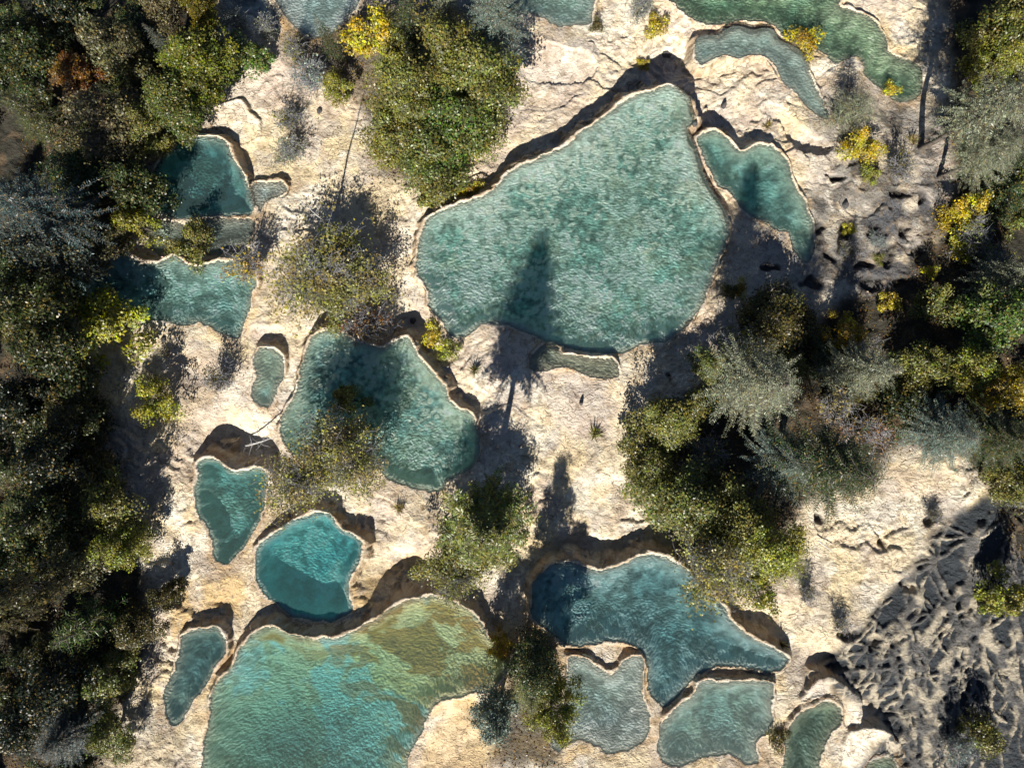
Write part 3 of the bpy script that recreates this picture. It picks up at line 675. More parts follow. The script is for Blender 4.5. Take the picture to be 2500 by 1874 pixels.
for p in POOLS:
    if not p['water']: continue
    P = p['P']; n = len(P)
    tdir = np.roll(P, -1, 0) - np.roll(P, 1, 0); tdir /= np.linalg.norm(tdir, axis=1)[:, None] + 1e-9
    area = 0.5 * np.sum(P[:, 0] * np.roll(P[:, 1], -1) - np.roll(P[:, 0], -1) * P[:, 1])
    nrm = np.stack([tdir[:, 1], -tdir[:, 0]], -1) * (1 if area > 0 else -1)
    Q = P + nrm * 0.17
    if area < 0: Q = Q[::-1]
    V = [(a, b, p['lev']) for a, b in Q] + [(a, b, p['lev'] - p['depth'] - 1.3) for a, b in Q]
    F = [list(range(n)), list(range(2 * n - 1, n - 1, -1))] + [[i, i + n, (i + 1) % n + n, (i + 1) % n] for i in range(n)]
    m = bpy.data.meshes.new('pool_water'); m.from_pydata(V, [], F); m.materials.append(WM[p['kind']]); m.update()
    o = bpy.data.objects.new('pool_water', m); col.objects.link(o)
    tag(o, p['label'], kind='structure')

# ------------------------------------------------------------------ plant meshes
def tubes(paths, sides=4):
    V = []; Fq = []; k = 0
    for pts, r0, r1 in paths:
        pts = np.asarray(pts, float); n = len(pts)
        for i in range(n):
            t = pts[min(i + 1, n - 1)] - pts[max(i - 1, 0)]; t /= np.linalg.norm(t) + 1e-9
            a = np.cross(t, (0.3, 0.2, 0.93) if abs(t[2]) < 0.9 else (1, 0, 0)); a /= np.linalg.norm(a) + 1e-9
            b = np.cross(t, a); r = r0 + (r1 - r0) * i / (n - 1)
            for s in range(sides):
                th = 2 * math.pi * s / sides
                V.append(pts[i] + r * (math.cos(th) * a + math.sin(th) * b))
        for i in range(n - 1):
            for s in range(sides):
                s2 = (s + 1) % sides
                Fq.append((k + i * sides + s, k + i * sides + s2, k + (i + 1) * sides + s2, k + (i + 1) * sides + s))
        k += n * sides
    return np.array(V), np.array(Fq)

def quads_from(c, n, size, ratio=0.6, udir=None):
    """diamond leaves: centre, normal, half length, width ratio; returns V, F"""
    m = len(c)
    n = n / (np.linalg.norm(n, axis=1)[:, None] + 1e-9)
    r = rng.normal(size=(m, 3)) if udir is None else udir
    u = r - (r * n).sum(1)[:, None] * n; u /= np.linalg.norm(u, axis=1)[:, None] + 1e-9
    v = np.cross(n, u)
    s = np.asarray(size)[:, None] if np.ndim(size) else size
    V = np.stack([c + u * s, c + v * s * ratio, c - u * s, c - v * s * ratio], 1).reshape(-1, 3)
    return V, np.arange(4 * m).reshape(m, 4)

def leaf_mesh(name, V, F, shade):
    me = make_mesh(name, V, F)
    sh = np.repeat(np.clip(shade, 0, 1), 4, 0)
    a = me.color_attributes.new('shade', 'FLOAT_COLOR', 'POINT')
    a.data.foreach_set('color', np.concatenate([sh, np.ones((len(sh), 2))], 1).astype(np.float32).ravel())
    me.materials.append(M_leaf)
    return me

def wood_mesh(name, paths, mat, sides=4):
    V, F = tubes(paths, sides)
    me = make_mesh(name, V, F); me.materials.append(mat)
    return me

def curve(a, b, sag, n=5, jit=0.05):
    a = np.array(a, float); b = np.array(b, float); L = np.linalg.norm(b - a); out = []
    for i in range(n):
        t = i / (n - 1); p = a + (b - a) * t; p[2] += sag * 4 * t * (1 - t)
        if 0 < i < n - 1: p += rng.normal(size=3) * jit * L
        out.append(p)
    return out

def broad(R, h, lo, nclump, per, cr, ls, wide=0.45):
    """leafy crown of clumps on limbs. lo = crown base as a fraction of height"""
    paths = [(curve((0, 0, -0.6), (0, 0, h * 0.9), 0, 6, 0.012), 0.028 * h + 0.03, 0.03)]
    q1, q2, q3 = rng.uniform(0, 6.28, 3)
    C = []
    sub = [(rng.normal(size=2) * R * 0.35, rng.uniform(0.75, 1.0)) for _ in range(4)]
    for i in range(nclump):
        t = (i + rng.random()) / nclump
        t = 1 - (1 - t) ** 1.0
        zz = h * (lo + (1 - lo) * t)
        prof = math.sin(math.pi * min(1, (0.12 + 0.88 * t) ** 0.8)) ** 0.55 if t < 0.97 else 0.2
        prof = max(prof, 0.12)
        ax, tp = sub[i % 4]
        a = rng.uniform(0, 2 * math.pi); rr = R * prof * rng.uniform(wide, 1.0) * (0.86 + 0.2 * math.sin(2 * a + q1) + 0.2 * math.sin(3 * a + q2) + 0.12 * math.sin(5 * a + q3))
        c = np.array([ax[0] * 0.6 + rr * math.cos(a), ax[1] * 0.6 + rr * math.sin(a), min(zz * tp, h)])
        C.append(c)
        if i % 2 == 0: paths.append((curve((0, 0, max(0.3, c[2] - rr * 0.9 - 0.3)), c, 0.1 * rr, 4, 0.05), 0.035 + 0.006 * h, 0.015))
    P = []; NN = []; SH = []
    for c in C:
        m = int(per * rng.uniform(0.6, 1.4)); r = cr * rng.uniform(0.6, 1.35)
        d = rng.normal(size=(m, 3)); d /= np.linalg.norm(d, axis=1)[:, None]
        d[:, 2] = np.where(d[:, 2] < -0.2, -d[:, 2] * 0.6, d[:, 2])
        rad = r * rng.uniform(0.35, 1.0, m) ** 0.5 * (1 + 0.25 * rng.normal(size=m))
        pos = c + d * rad[:, None] * np.array([1.15, 1.15, 0.7])
        P.append(pos); NN.append(d * 0.7 + np.array([0, 0, 0.55]) + rng.normal(size=(m, 3)) * 0.55)
        s0 = rng.random(); s1 = rng.random()
        SH.append(np.stack([s0 + rng.normal(size=m) * 0.18, s1 * 0.8 + rng.random(m) * 0.2], 1))
    P = np.concatenate(P); NN = np.concatenate(NN); SH = np.concatenate(SH)
    V, F = quads_from(P, NN, ls * rng.uniform(0.6, 1.25, len(P)), 0.6)
    return wood_mesh('trunk', paths, M_bark), leaf_mesh('crown', V, F, SH)

def conifer(R, h, lo, gap, nb, tw, tl, droop, dens=1.0):
    paths = [(curve((0, 0, -0.6), (0, 0, h), 0, 6, 0.006), 0.02 * h, 0.02)]
    P = []; NN = []; U = []; SZ = []; SH = []
    z = h * lo
    while z < h * 0.985:
        t = (z / h - lo) / (1 - lo)
        L0 = R * (1 - t) ** 0.75 * (0.35 + 0.65 * min(1, t * 5 + 0.5)) + 0.12
        n = max(4, int(nb * (0.55 + 0.45 * (1 - t))))
        ph = rng.uniform(0, 6.28)
        for b in range(n):
            a = ph + 2 * math.pi * b / n + rng.normal() * 0.2
            L = L0 * rng.choice([0.6, 0.85, 1.0, 1.2]) * rng.uniform(0.85, 1.1)
            dirv = np.array([math.cos(a), math.sin(a), 0]); side = np.array([-dirv[1], dirv[0], 0])
            br = []
            m = max(3, int(L / gap * 2.2)); s1 = rng.random(); s0 = rng.random()
            bend = rng.normal() * 0.18
            for k in range(m + 1):
                u = k / m
                p = np.array([0, 0, z]) + dirv * L * u + side * bend * L * u * u + np.array([0, 0, L * (0.22 * u - droop * u * u)])
                br.append(p)
                if u < 0.12: continue
                for sd in (-1, 1):
                    if rng.random() > dens: continue
                    l = tl * L0 ** 0.5 * (1.1 - 0.75 * u) * rng.uniform(0.6, 1.2)
                    dv = side * sd * 0.85 + dirv * 0.55 + np.array([0, 0, -0.15 + rng.normal() * 0.12])
                    dv /= np.linalg.norm(dv)
                    P.append(p + dv * l * 0.55); U.append(dv); SZ.append(l * 0.6)
                    NN.append(np.array([0, 0, 1.0]) + rng.normal(size=3) * 0.45)
                    SH.append((s0, 0.25 * s1 + 0.5 * u + 0.25 * rng.random()))
                    # twiglets crossing the main one break its straight edge
                    q = p + dv * l * rng.uniform(0.3, 0.9)
                    dv2 = dv + rng.normal(size=3) * 0.6; dv2 /= np.linalg.norm(dv2)
                    P.append(q + dv2 * l * 0.2); U.append(dv2); SZ.append(l * 0.35)
                    NN.append(np.array([0, 0, 1.0]) + rng.normal(size=3) * 0.7)
                    SH.append((s0 + 0.1, 0.3 * s1 + 0.5 * u + 0.2))
            if b % 2 == 0 or L > 1.5: paths.append((br[::max(1, len(br) // 3)], 0.03, 0.01))
        z += gap * rng.uniform(0.7, 1.25) * (1.1 - 0.45 * t)
    P = np.array(P); V, F = quads_from(P, np.array(NN), np.array(SZ), tw, np.array(U))
    return wood_mesh('trunk', paths, M_bark, 3), leaf_mesh('crown', V, F, np.array(SH))

def twiggy(R, h, nst, leaves, ls, mat):
    """open tree or bush of pale branching twigs with few leaves"""
    paths = []; tips = []; wts = []
    p1, p2, p3 = rng.uniform(0, 6.28, 3)
    lobe = lambda a: 0.84 + 0.18 * math.sin(2 * a + p1) + 0.17 * math.sin(3 * a + p2) + 0.14 * math.sin(5 * a + p3)
    top = h
    for i in range(nst):
        a = rng.uniform(0, 6.28); el = rng.uniform(0.15, 1.0)
        rr = R * math.sqrt(rng.random()) * rng.uniform(0.7, 1.05) * lobe(a)
        z0 = h * rng.uniform(0.02, 0.45) if h > 3 else 0
        end = np.array([rr * math.cos(a), rr * math.sin(a), h * (0.45 + 0.55 * math.sqrt(max(0, 1 - (rr / R / 1.06) ** 2))) * rng.uniform(0.8, 1.0)])
        st = curve((0, 0, z0), end, 0.05 * h, 5, 0.05)
        paths.append((st, 0.012 * h ** 0.7 + 0.012, 0.010)); ws = rng.random() ** 3 + 0.02; t0 = len(tips)
        for j in range(7):
            k = rng.integers(1, 5); b0 = st[k]
            dv = (st[k] - st[k - 1]); dv = dv / (np.linalg.norm(dv) + 1e-9) + rng.normal(size=3) * 0.75
            b1 = b0 + dv * rng.uniform(0.2, 0.42) * (R * 0.6 + 0.2)
            b1[2] = max(b1[2], 0.1)
            br = curve(b0, b1, 0, 3, 0.08)
            paths.append((br, 0.014, 0.007)); tips.append(b1); tips.append(br[1])
            for q in range(3):
                b2 = br[1 + q % 2] + rng.normal(size=3) * (0.11 * R + 0.08)
                paths.append(([br[1 + q % 2], b2], 0.010, 0.006)); tips.append(b2)
        wts += [ws] * (len(tips) - t0)
    paths.append((curve((0, 0, -0.5), (0, 0, h * 0.7), 0, 4, 0.02), 0.02 * h + 0.02, 0.03))
    tips = np.array(tips); wts = np.array(wts); wts /= wts.sum()
    c = tips[rng.choice(len(tips), leaves, p=wts)] + rng.normal(size=(leaves, 3)) * (0.05 * R + 0.07)
    cl = np.sin(c[:, 0] * 2.1) * np.cos(c[:, 1] * 1.7 + 1)
    V, F = quads_from(c, rng.normal(size=c.shape) * 0.6 + np.array([0, 0, 0.8]), ls * rng.uniform(0.6, 1.2, leaves), 0.6)
    SH = np.stack([0.5 + 0.5 * cl, 0.3 + 0.7 * rng.random(leaves)], 1)
    return wood_mesh('trunk', paths, mat, 3), leaf_mesh('crown', V, F, SH)

def dome(R, h, m, ls):
    paths = [([(0, 0, -0.2), (rng.normal() * R * 0.3, rng.normal() * R * 0.3, h * 0.6)], 0.03, 0.012) for _ in range(9)]
    lob = [(rng.normal(size=2) * R * 0.42, rng.uniform(0.35, 0.6) * R, rng.uniform(0.5, 0.9) * h, rng.random()) for _ in range(9)]
    P = []; NN = []; SH = []
    for i in range(m):
        (cx, cy), r, z, s = lob[i % 9]
        d = rng.normal(size=3); d /= np.linalg.norm(d); d[2] = abs(d[2]) * (1 if rng.random() < 0.8 else -1)
        rad = r * rng.uniform(0.5, 1.1)
        P.append((cx + d[0] * rad, cy + d[1] * rad, max(0.04, z * 0.6 + d[2] * rad * 0.8)))
        NN.append(d + np.array([0, 0, 0.5]) + rng.normal(size=3) * 0.5); SH.append((s + rng.normal() * 0.15, s * 0.6 + 0.4 * rng.random()))
    V, F = quads_from(np.array(P), np.array(NN), ls * rng.uniform(0.6, 1.2, m), 0.6)
    return wood_mesh('stems', paths, M_bark, 3), leaf_mesh('foliage', V, F, np.array(SH))

def tuft(R, h, m):
    P = []; U = []; NN = []; SZ = []; SH = []
    for i in range(m):
        a = rng.uniform(0, 6.28); t = rng.uniform(0.15, 1)
        d = np.array([math.cos(a) * t, math.sin(a) * t, rng.uniform(0.4, 1.1)]); d /= np.linalg.norm(d)
        L = R * rng.uniform(0.5, 1.0)
        P.append(d * L * 0.5 + np.array([rng.normal() * 0.08 * R, rng.normal() * 0.08 * R, 0])); U.append(d); SZ.append(L * 0.5)
        NN.append(np.cross(d, rng.normal(size=3))); SH.append((rng.random(), rng.random()))
    V, F = quads_from(np.array(P), np.array(NN), np.array(SZ), 0.06, np.array(U))
    return None, leaf_mesh('blades', V, F, np.array(SH))

VAR = {
    'tall': [(3.2, 15, broad(3.2, 15, 0.3, 80, 210, 0.85, 0.125)) for _ in range(3)],
    'mid': [(2.8, 8, broad(2.8, 8, 0.22, 55, 210, 0.72, 0.115)) for _ in range(3)],
    'low': [(1.6, 3.2, broad(1.6, 3.2, 0.12, 26, 150, 0.48, 0.095)) for _ in range(3)],
    'spruce': [(3.0, 16, conifer(3.0, 16, 0.40, 0.25, 9, 0.22, 0.24, 0.22)), (3.0, 14, conifer(3.0, 14, 0.35, 0.26, 9, 0.22, 0.24, 0.3))],
    'fir': [(2.6, 9, conifer(2.6, 9, 0.08, 0.24, 9, 0.24, 0.25, 0.22))],
    'pine': [(2.9, 18, conifer(2.9, 18, 0.50, 0.26, 8, 0.30, 0.42, 0.25))],
    'larch': [(2.4, 7, conifer(2.4, 7, 0.1, 0.42, 9, 0.10, 0.5, 0.12, 0.9))],
    'twig': [(3.2, 9, twiggy(3.2, 9, 74, 6800, 0.11, M_grey)), (3.2, 8, twiggy(3.2, 8, 66, 6000, 0.11, M_grey))],
    'bush': [(1.3, 1.8, twiggy(1.3, 1.8, 34, 1100, 0.075, M_grey)), (1.3, 1.6, twiggy(1.3, 1.6, 34, 900, 0.075, M_grey))],
    'shrub': [(1.0, 1.1, dome(1.0, 1.1, 1500, 0.085)), (1.0, 1.0, dome(1.0, 1.0, 1500, 0.085))],
    'grass': [(0.8, 0.7, tuft(0.8, 0.7, 130))],
}
NAMES = {'pine': ('pine_tree', 'tree'), 'tall': ('broadleaf_tree', 'tree'), 'mid': ('broadleaf_tree', 'tree'), 'low': ('small_tree', 'tree'), 'spruce': ('spruce_tree', 'tree'),
         'fir': ('fir_tree', 'tree'), 'larch': ('larch_tree', 'tree'), 'twig': ('open_grey_tree', 'tree'), 'bush': ('twiggy_bush', 'bush'),
         'shrub': ('leafy_shrub', 'shrub'), 'grass': ('grass_tuft', 'grass')}
GROUPS = {'pine': 'pines', 'tall': 'tall leafy trees', 'mid': 'leafy trees', 'low': 'small leafy trees', 'spruce': 'spruces', 'fir': 'firs', 'larch': 'larches',
          'twig': 'open grey-twigged trees', 'bush': 'twiggy bushes', 'shrub': 'leafy shrubs', 'grass': 'grass tufts'}
count = {}
def plant(kind, fx, fy, r, h, colr, label, group=None, bycrown=True):
    """fx, fy, r: where the crown's middle shows, in F pixels"""
    vi = count.get(kind, 0); count[kind] = vi + 1
    R0, h0, (wood, crown) = VAR[kind][vi % len(VAR[kind])]
    p = (fx * FS, fy * FS)
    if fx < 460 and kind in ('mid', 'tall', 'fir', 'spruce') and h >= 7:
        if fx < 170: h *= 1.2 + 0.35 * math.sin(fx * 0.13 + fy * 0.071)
        shade_k = (0.5 if fy > 450 else 0.72) * (1.5 if (fx, fy) in ((95, 1120), (215, 1110), (160, 1190), (250, 1190), (60, 640)) else 1); colr = (colr[0] * 0.52 * shade_k, colr[1] * 0.62 * shade_k, colr[2] * 0.75 * shade_k)  # left forest's shade painted into the leaf colour, weaker on five crowns
    gz = base_z_px(p[1])
    for _ in range(3):
        zc = gz + (0.62 * h if bycrown else 0)
        xw, yw = unproj(p, zc)
        gz = ground_z(xw, yw)
    Rw = r * FS * S * (H - zc) / H
    name, cat = NAMES[kind]
    root = bpy.data.objects.new(name, None); col.objects.link(root)
    root.empty_display_size = 0.5
    root.location = (xw, yw, gz - 0.05)
    root.rotation_euler = (0, 0, rng.uniform(0, 6.28))
    sc = Rw / R0
    root.scale = (sc, sc, h / h0)
    tag(root, label, cat, group or GROUPS[kind])
    for nm, me_ in ((wood.name.split('.')[0] if wood else '', wood), (crown.name.split('.')[0], crown)):
        if me_ is None: continue
        o = bpy.data.objects.new(nm, me_); col.objects.link(o); o.parent = root
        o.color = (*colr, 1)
    return root

OL = (0.145, 0.15, 0.04); YG = (0.21, 0.22, 0.045); YE = (0.42, 0.36, 0.04); GO = (0.32, 0.24, 0.03); GR = (0.085, 0.135, 0.035); OC = (0.20, 0.185, 0.055)
DG = (0.045, 0.065, 0.025); BG = (0.15, 0.20, 0.17); GG = (0.20, 0.22, 0.15); TAN = (0.40, 0.29, 0.13); BE = (0.30, 0.25, 0.10)
RU = (0.13, 0.075, 0.03); DO = (0.07, 0.065, 0.02); OG = (0.125, 0.145, 0.04)

TREES = [
 # centre-top clump
 ('tall', 960, 130, 85, 13, OL, 'tall olive tree in the upper centre clump, just under the grey-green spruces'),
 ('tall', 1035, 180, 85, 11, OG, 'green leafy tree bulging out on the right of the upper centre clump'),
 ('mid', 1020, 270, 70, 8, OG, 'leafy green tree above the yellow one at the lower right of the upper centre clump'),
 ('tall', 870, 220, 75, 11, OL, 'olive leafy tree on the left side of the upper centre clump'),
 ('mid', 945, 260, 80, 9, GR, 'dark green tree at the heart of the upper centre clump'),
 ('mid', 840, 310, 70, 7, OL, 'brownish olive tree at the lower left corner of the upper centre clump'),
 ('mid', 925, 345, 75, 7, OG, 'green leafy tree low in the upper centre clump beside the largest pool'),
 ('low', 955, 400, 48, 4.5, OL, 'small olive tree at the bottom tip of the upper centre clump'),
 ('low', 1035, 292, 32, 4.5, YE, 'yellow small tree at the right edge of the upper centre clump'),
 ('shrub', 1020, 412, 24, 1.0, GO, 'gold shrub on the shaded bank just left of the largest pool rim'),
 ('spruce', 1065, 45, 85, 14, BG, 'blue-grey spruce at the top edge, right end of the centre clump'),
 ('fir', 965, 35, 70, 12, GG, 'grey-green fir at the top edge, middle of the centre clump'),
 ('fir', 885, 40, 60, 11, DG, 'dark green fir at the top edge, left of the grey-green fir'),
 ('low', 800, 62, 52, 5, YE, 'bright yellow small tree near the top edge, left of the centre clump'),
 ('low', 850, 95, 45, 5, YG, 'yellow-green small tree wedged between the yellow tree and the centre clump'),
 ('bush', 636, 112, 30, 2, OL, 'grey twiggy bush with olive leaves left of the milky pool'),
 ('bush', 668, 168, 46, 2.2, BG, 'bluish twiggy bush below the milky pool at the top'),
 ('low', 722, 180, 32, 3, YG, 'yellow-green small tree at the foot of the bluish bushes near the top'),
 ('larch', 700, 70, 32, 8, DG, 'thin dark green larch standing over the milky pool'),
 ('bush', 573, 62, 28, 2, GG, 'grey-green bush beside the milky pool near the top edge'),
 # left of centre
 ('bush', 622, 255, 34, 2, OL, 'olive bush standing alone on the pale upper slope'),
 ('bush', 622, 325, 40, 1.8, GG, 'spiky grey bush with some yellow leaves just below the olive one'),
 ('low', 415, 528, 42, 3.5, OL, 'round olive tree over the shallow grey-brown pool'),
 ('bush', 530, 568, 50, 2.6, GO, 'orange and grey bush at the end of the turquoise pool'),
 ('twig', 680, 600, 105, 5, OC, 'large open grey tree with yellow-olive leaves above the shaded teal pool'),
 ('twig', 765, 610, 80, 4.5, OC, 'open grey tree with ochre leaves on the right of its larger twin'),
 ('twig', 735, 540, 65, 3.6, YG, 'open grey tree with yellow leaves beside the thin tree shadow'),
 ('mid', 705, 640, 58, 4.5, OL, 'denser olive crown among the open grey trees above the shaded teal pool'),
 ('mid', 735, 985, 55, 7, OL, 'denser olive crown between the open grey trees over the shaded teal pool'),
 ('bush', 790, 700, 55, 3, RU, 'russet twiggy bush hanging over the top of the shaded teal pool'),
 ('twig', 720, 960, 85, 10, OC, 'open grey-olive tree over the middle of the shaded teal pool'),
 ('twig', 650, 1040, 80, 9, OC, 'open brownish tree between the wedge pool and the round turquoise pool'),
 ('twig', 770, 1000, 70, 8, OC, 'open grey tree leaning over the lower right of the shaded teal pool'),
 ('low', 747, 868, 34, 7, OL, 'small dense olive crown over the shaded teal pool'),
 ('low', 232, 702, 74, 4.5, (0.28, 0.30, 0.05), 'yellow-green tree in front of the left forest beside the turquoise pool'),
 ('low', 337, 862, 42, 4, (0.28, 0.29, 0.05), 'small yellow-green tree alone on the brown slope at left'),
 ('bush', 475, 815, 38, 2.2, DO, 'dark low bush between the sandy pan and the oval pool'),
 ('bush', 355, 760, 16, 0.8, BE, 'small dry bush on the sandy pan below the turquoise pool'),
 ('low', 345, 1290, 34, 3, DO, 'dark small tree in the shade at the edge of the lower left forest'),
 # centre lower
 ('pine', 1050, 1125, 104, 18, OG, 'tall green conifer, the upper one of the pair below the shaded teal pool'),
 ('tall', 1000, 1185, 80, 9, OL, 'brown-olive leafy tree, the lower one of the pair below the shaded teal pool'),
 ('mid', 1080, 1120, 55, 6, OG, 'green leafy tree on the right of the pair below the shaded teal pool'),
 ('twig', 990, 1240, 55, 8, OL, 'open olive tree at the bottom of the pair, over the dark bank'),
 ('tall', 1150, 1430, 58, 11, DG, 'dark green narrow tree between the algae pool and the blue-green pool'),
 ('mid', 1190, 1530, 55, 10, YG, 'yellow-olive tree at the bottom centre, right of the dark narrow tree'),
 ('mid', 1080, 1560, 55, 8, BG, 'blue-green tree at the bottom edge beside the algae pool'),
 ('spruce', 1145, 1490, 62, 9.5, OG, 'green spruce in the middle of the bottom centre clump'),
 ('low', 1082, 1400, 26, 4, GO, 'small gold tree at the right tip of the algae pool'),
 # centre right group
 ('tall', 1440, 930, 70, 5.5, OL, 'yellow-olive tree at the upper left of the right-hand clump'),
 ('mid', 1405, 1020, 62, 5, OL, 'olive tree on the left edge of the right-hand clump'),
 ('tall', 1500, 1080, 88, 8, OG, 'large olive-green tree in the lower part of the right-hand clump'),
 ('tall', 1590, 1120, 80, 8, OL, 'olive tree right of the large one in the right-hand clump'),
 ('tall', 1640, 1190, 70, 11, YG, 'yellow-green tree at the lower right of the right-hand clump'),
 ('twig', 1540, 1220, 88, 9, OC, 'open grey-olive tree hanging over the broad blue-green pool'),
 ('low', 1630, 1270, 45, 5, YG, 'small bright green tree on the bank of the broad blue-green pool'),
 ('larch', 1700, 1215, 75, 7, YG, 'feathery yellow-green larch at the edge of the pale slope'),
 ('spruce', 1635, 830, 115, 16, GG, 'pale grey-green spruce seen from above, right of centre'),
 ('spruce', 1800, 1010, 140, 16, DG, 'dark star shaped spruce above the pale right-hand slope'),
 ('spruce', 1700, 1000, 95, 10, BG, 'blue-grey spruce on the left of the dark star shaped one'),
 ('fir', 1885, 800, 82, 11, GG, 'pale round fir with a thick crown in the right-hand wood'),
 ('mid', 1650, 690, 75, 6, DO, 'dark olive tree right below the largest pool at its right'),
 ('low', 1740, 700, 45, 4, DO, 'dark small tree with red twigs above the pale round fir'),
 ('bush', 1810, 880, 50, 2.5, BE, 'dry beige bush below the pale round fir'),
 ('low', 1830, 720, 40, 4, GO, 'dull gold small tree at the top of the pale round fir'),
 ('bush', 1870, 930, 55, 2.5, RU, 'reddish bush between the pale round fir and the dark spruce'),
 ('bush', 1580, 740, 50, 2.5, OL, 'olive bush near the lower right shore of the largest pool'),
 # right edge
 ('mid', 2150, 685, 78, 8, GR, 'bright green leafy tree at the right edge, mid height'),
 ('fir', 2205, 590, 60, 9, GG, 'light green fir at the right edge above the bright green tree'),
 ('low', 2092, 460, 40, 3.5, YE, 'brightest yellow small tree in the right-hand shade'),
 ('shrub', 2083, 535, 24, 1.4, YE, 'yellow shrub below the brightest yellow tree'),
 ('shrub', 2012, 585, 15, 1.0, YE, 'tiny yellow shrub left of the right-hand shade'),
 ('shrub', 1925, 655, 22, 1.2, GO, 'dull gold shrub in the grey ground above the right-hand wood'),
 ('spruce', 2165, 220, 100, 17, GG, 'tall grey-green spruce at the right edge casting a long trunk shadow'),
 ('spruce', 2140, 330, 75, 11, GG, 'green spruce at the right edge just below the tall one'),
 ('mid', 2190, 55, 75, 9, OL, 'olive tree in the top right corner'),
 ('mid', 2150, 130, 50, 7, YG, 'yellow-olive tree below the olive tree of the top right corner'),
 ('mid', 2010, 810, 60, 6, OL, 'olive-yellow tree right of the pale round fir'),
 ('mid', 2110, 800, 60, 6, YG, 'yellow-olive tree near the right edge under the bright green tree'),
 ('mid', 2190, 830, 55, 7, GO, 'gold tree touching the right edge under the bright green tree'),
 ('spruce', 2050, 940, 95, 9, BG, 'blue-grey spruce at right above the pale slope'),
 ('spruce', 2160, 950, 90, 10, DG, 'dark spruce at the right edge above the pale slope'),
 ('mid', 2195, 1040, 55, 7, OL, 'olive tree at the right edge where the pale slope ends'),
 ('low', 2200, 1290, 48, 5, YG, 'yellow-green small tree at the right edge beside the bare roots'),
 ('low', 2130, 1595, 42, 3, OL, 'olive small tree in the bottom right corner'),
 ('bush', 2070, 1615, 38, 2.2, BG, 'blue-green bush in the bottom right corner, left of the olive tree'),
 ('larch', 1855, 225, 62, 5, GG, 'loose grey-green larch on the shore of the green upper right pool'),
 ('shrub', 1930, 190, 16, 1.2, YE, 'small yellow shrub on the right of the loose grey-green larch'),
 ('low', 1865, 320, 34, 2.6, YE, 'yellow-green small tree below the loose grey-green larch'),
 ('shrub', 1882, 372, 20, 1.1, YG, 'yellow shrub just below the yellow-green small tree at right'),
 ('bush', 1950, 360, 38, 2.0, DO, 'dark bush with a few yellow leaves in the right-hand shade'),
 ('shrub', 1740, 82, 34, 1.6, GO, 'gold shrub on the rim between the crescent pool and the green pool'),
 ('shrub', 1418, 52, 24, 1.4, GO, 'gold shrub near the top edge, right of the pale teal pool'),
 ('bush', 1388, 12, 34, 2.0, GG, 'grey-green bush touching the top edge above the gold shrub'),
 ('shrub', 1290, 52, 15, 0.8, DO, 'dark small shrub at the right end of the pale teal pool'),
 ('shrub', 1390, 135, 13, 0.8, GO, 'tiny gold shrub in the big shadow above the largest pool'),
 ('grass', 1288, 938, 30, 0.9, YG, 'yellow-green grass tuft alone on the central pale slope'),
 ('shrub', 932, 725, 28, 1.4, YE, 'bright yellow shrub between the largest pool and the shaded teal pool'),
 ('shrub', 968, 757, 22, 1.2, YG, 'yellow-green shrub right beside the bright yellow one'),
 ('grass', 1025, 800, 26, 0.8, OL, 'olive grass tuft below the yellow-green shrub'),
 ('grass', 860, 1100, 26, 0.8, BE, 'dry grass tuft on the slope right of the round turquoise pool'),
 ('shrub', 1600, 622, 20, 1.0, GO, 'gold shrub on the right bank of the largest pool'),
 ('shrub', 1575, 625, 16, 1.0, DO, 'dark olive shrub beside the gold one on the right bank of the largest pool'),
 ('shrub', 1682, 1600, 24, 1.0, DO, 'dark olive round shrub on the rim between two bottom right pools'),
 ('grass', 1690, 1395, 26, 0.8, DO, 'dark grass tuft in the shadow at the tip of the broad blue-green pool'),
 ('bush', 1748, 1285, 26, 1.2, DO, 'dark bush under the feathery larch'),
 ('bush', 2020, 1262 - 150, 22, 1.0, DO, 'dark low bush on the pale slope at right'),
 ('bush', 1820, 1535 - 190, 26, 1.0, DO, 'dark olive bush at the upper left of the bare roots'),
 ('shrub', 1840, 495, 14, 0.8, YE, 'small yellow shrub in the grey hollow right of the two-lobed pool'),
 ('shrub', 1900, 560, 13, 0.7, OL, 'small olive shrub at the right rim of the grey hollow'),
 ('bush', 1895, 520, 22, 0.9, BG, 'bluish bush between the hollows of the grey crust at right'),
 ('grass', 1975, 300, 24, 0.7, BE, 'dry grass tuft left of the tall right-hand spruce'),
 ('bush', 1835, 540, 30, 1.2, DO, 'dark bush in the grey hollow right of the two-lobed pool'),
 ('grass', 1662, 268, 20, 0.7, BE, 'dry grass tuft on the ledge above the two-lobed pool'),
 # left forest, from the top
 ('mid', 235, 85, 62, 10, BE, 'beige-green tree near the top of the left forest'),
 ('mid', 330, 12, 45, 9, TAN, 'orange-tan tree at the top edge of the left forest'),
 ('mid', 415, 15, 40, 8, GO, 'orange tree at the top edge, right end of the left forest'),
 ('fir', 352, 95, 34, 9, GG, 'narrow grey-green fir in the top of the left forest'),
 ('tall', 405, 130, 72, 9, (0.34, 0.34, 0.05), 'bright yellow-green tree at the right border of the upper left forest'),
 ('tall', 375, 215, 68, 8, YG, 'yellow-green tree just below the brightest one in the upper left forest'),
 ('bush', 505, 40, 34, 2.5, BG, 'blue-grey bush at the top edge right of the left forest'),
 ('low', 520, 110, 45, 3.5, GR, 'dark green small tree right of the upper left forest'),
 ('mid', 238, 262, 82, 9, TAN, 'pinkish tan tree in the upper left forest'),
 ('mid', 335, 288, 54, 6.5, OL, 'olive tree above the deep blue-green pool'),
 ('mid', 180, 170, 55, 5, (0.17, 0.08, 0.025), 'dull rusty tree deep in the upper left forest'),
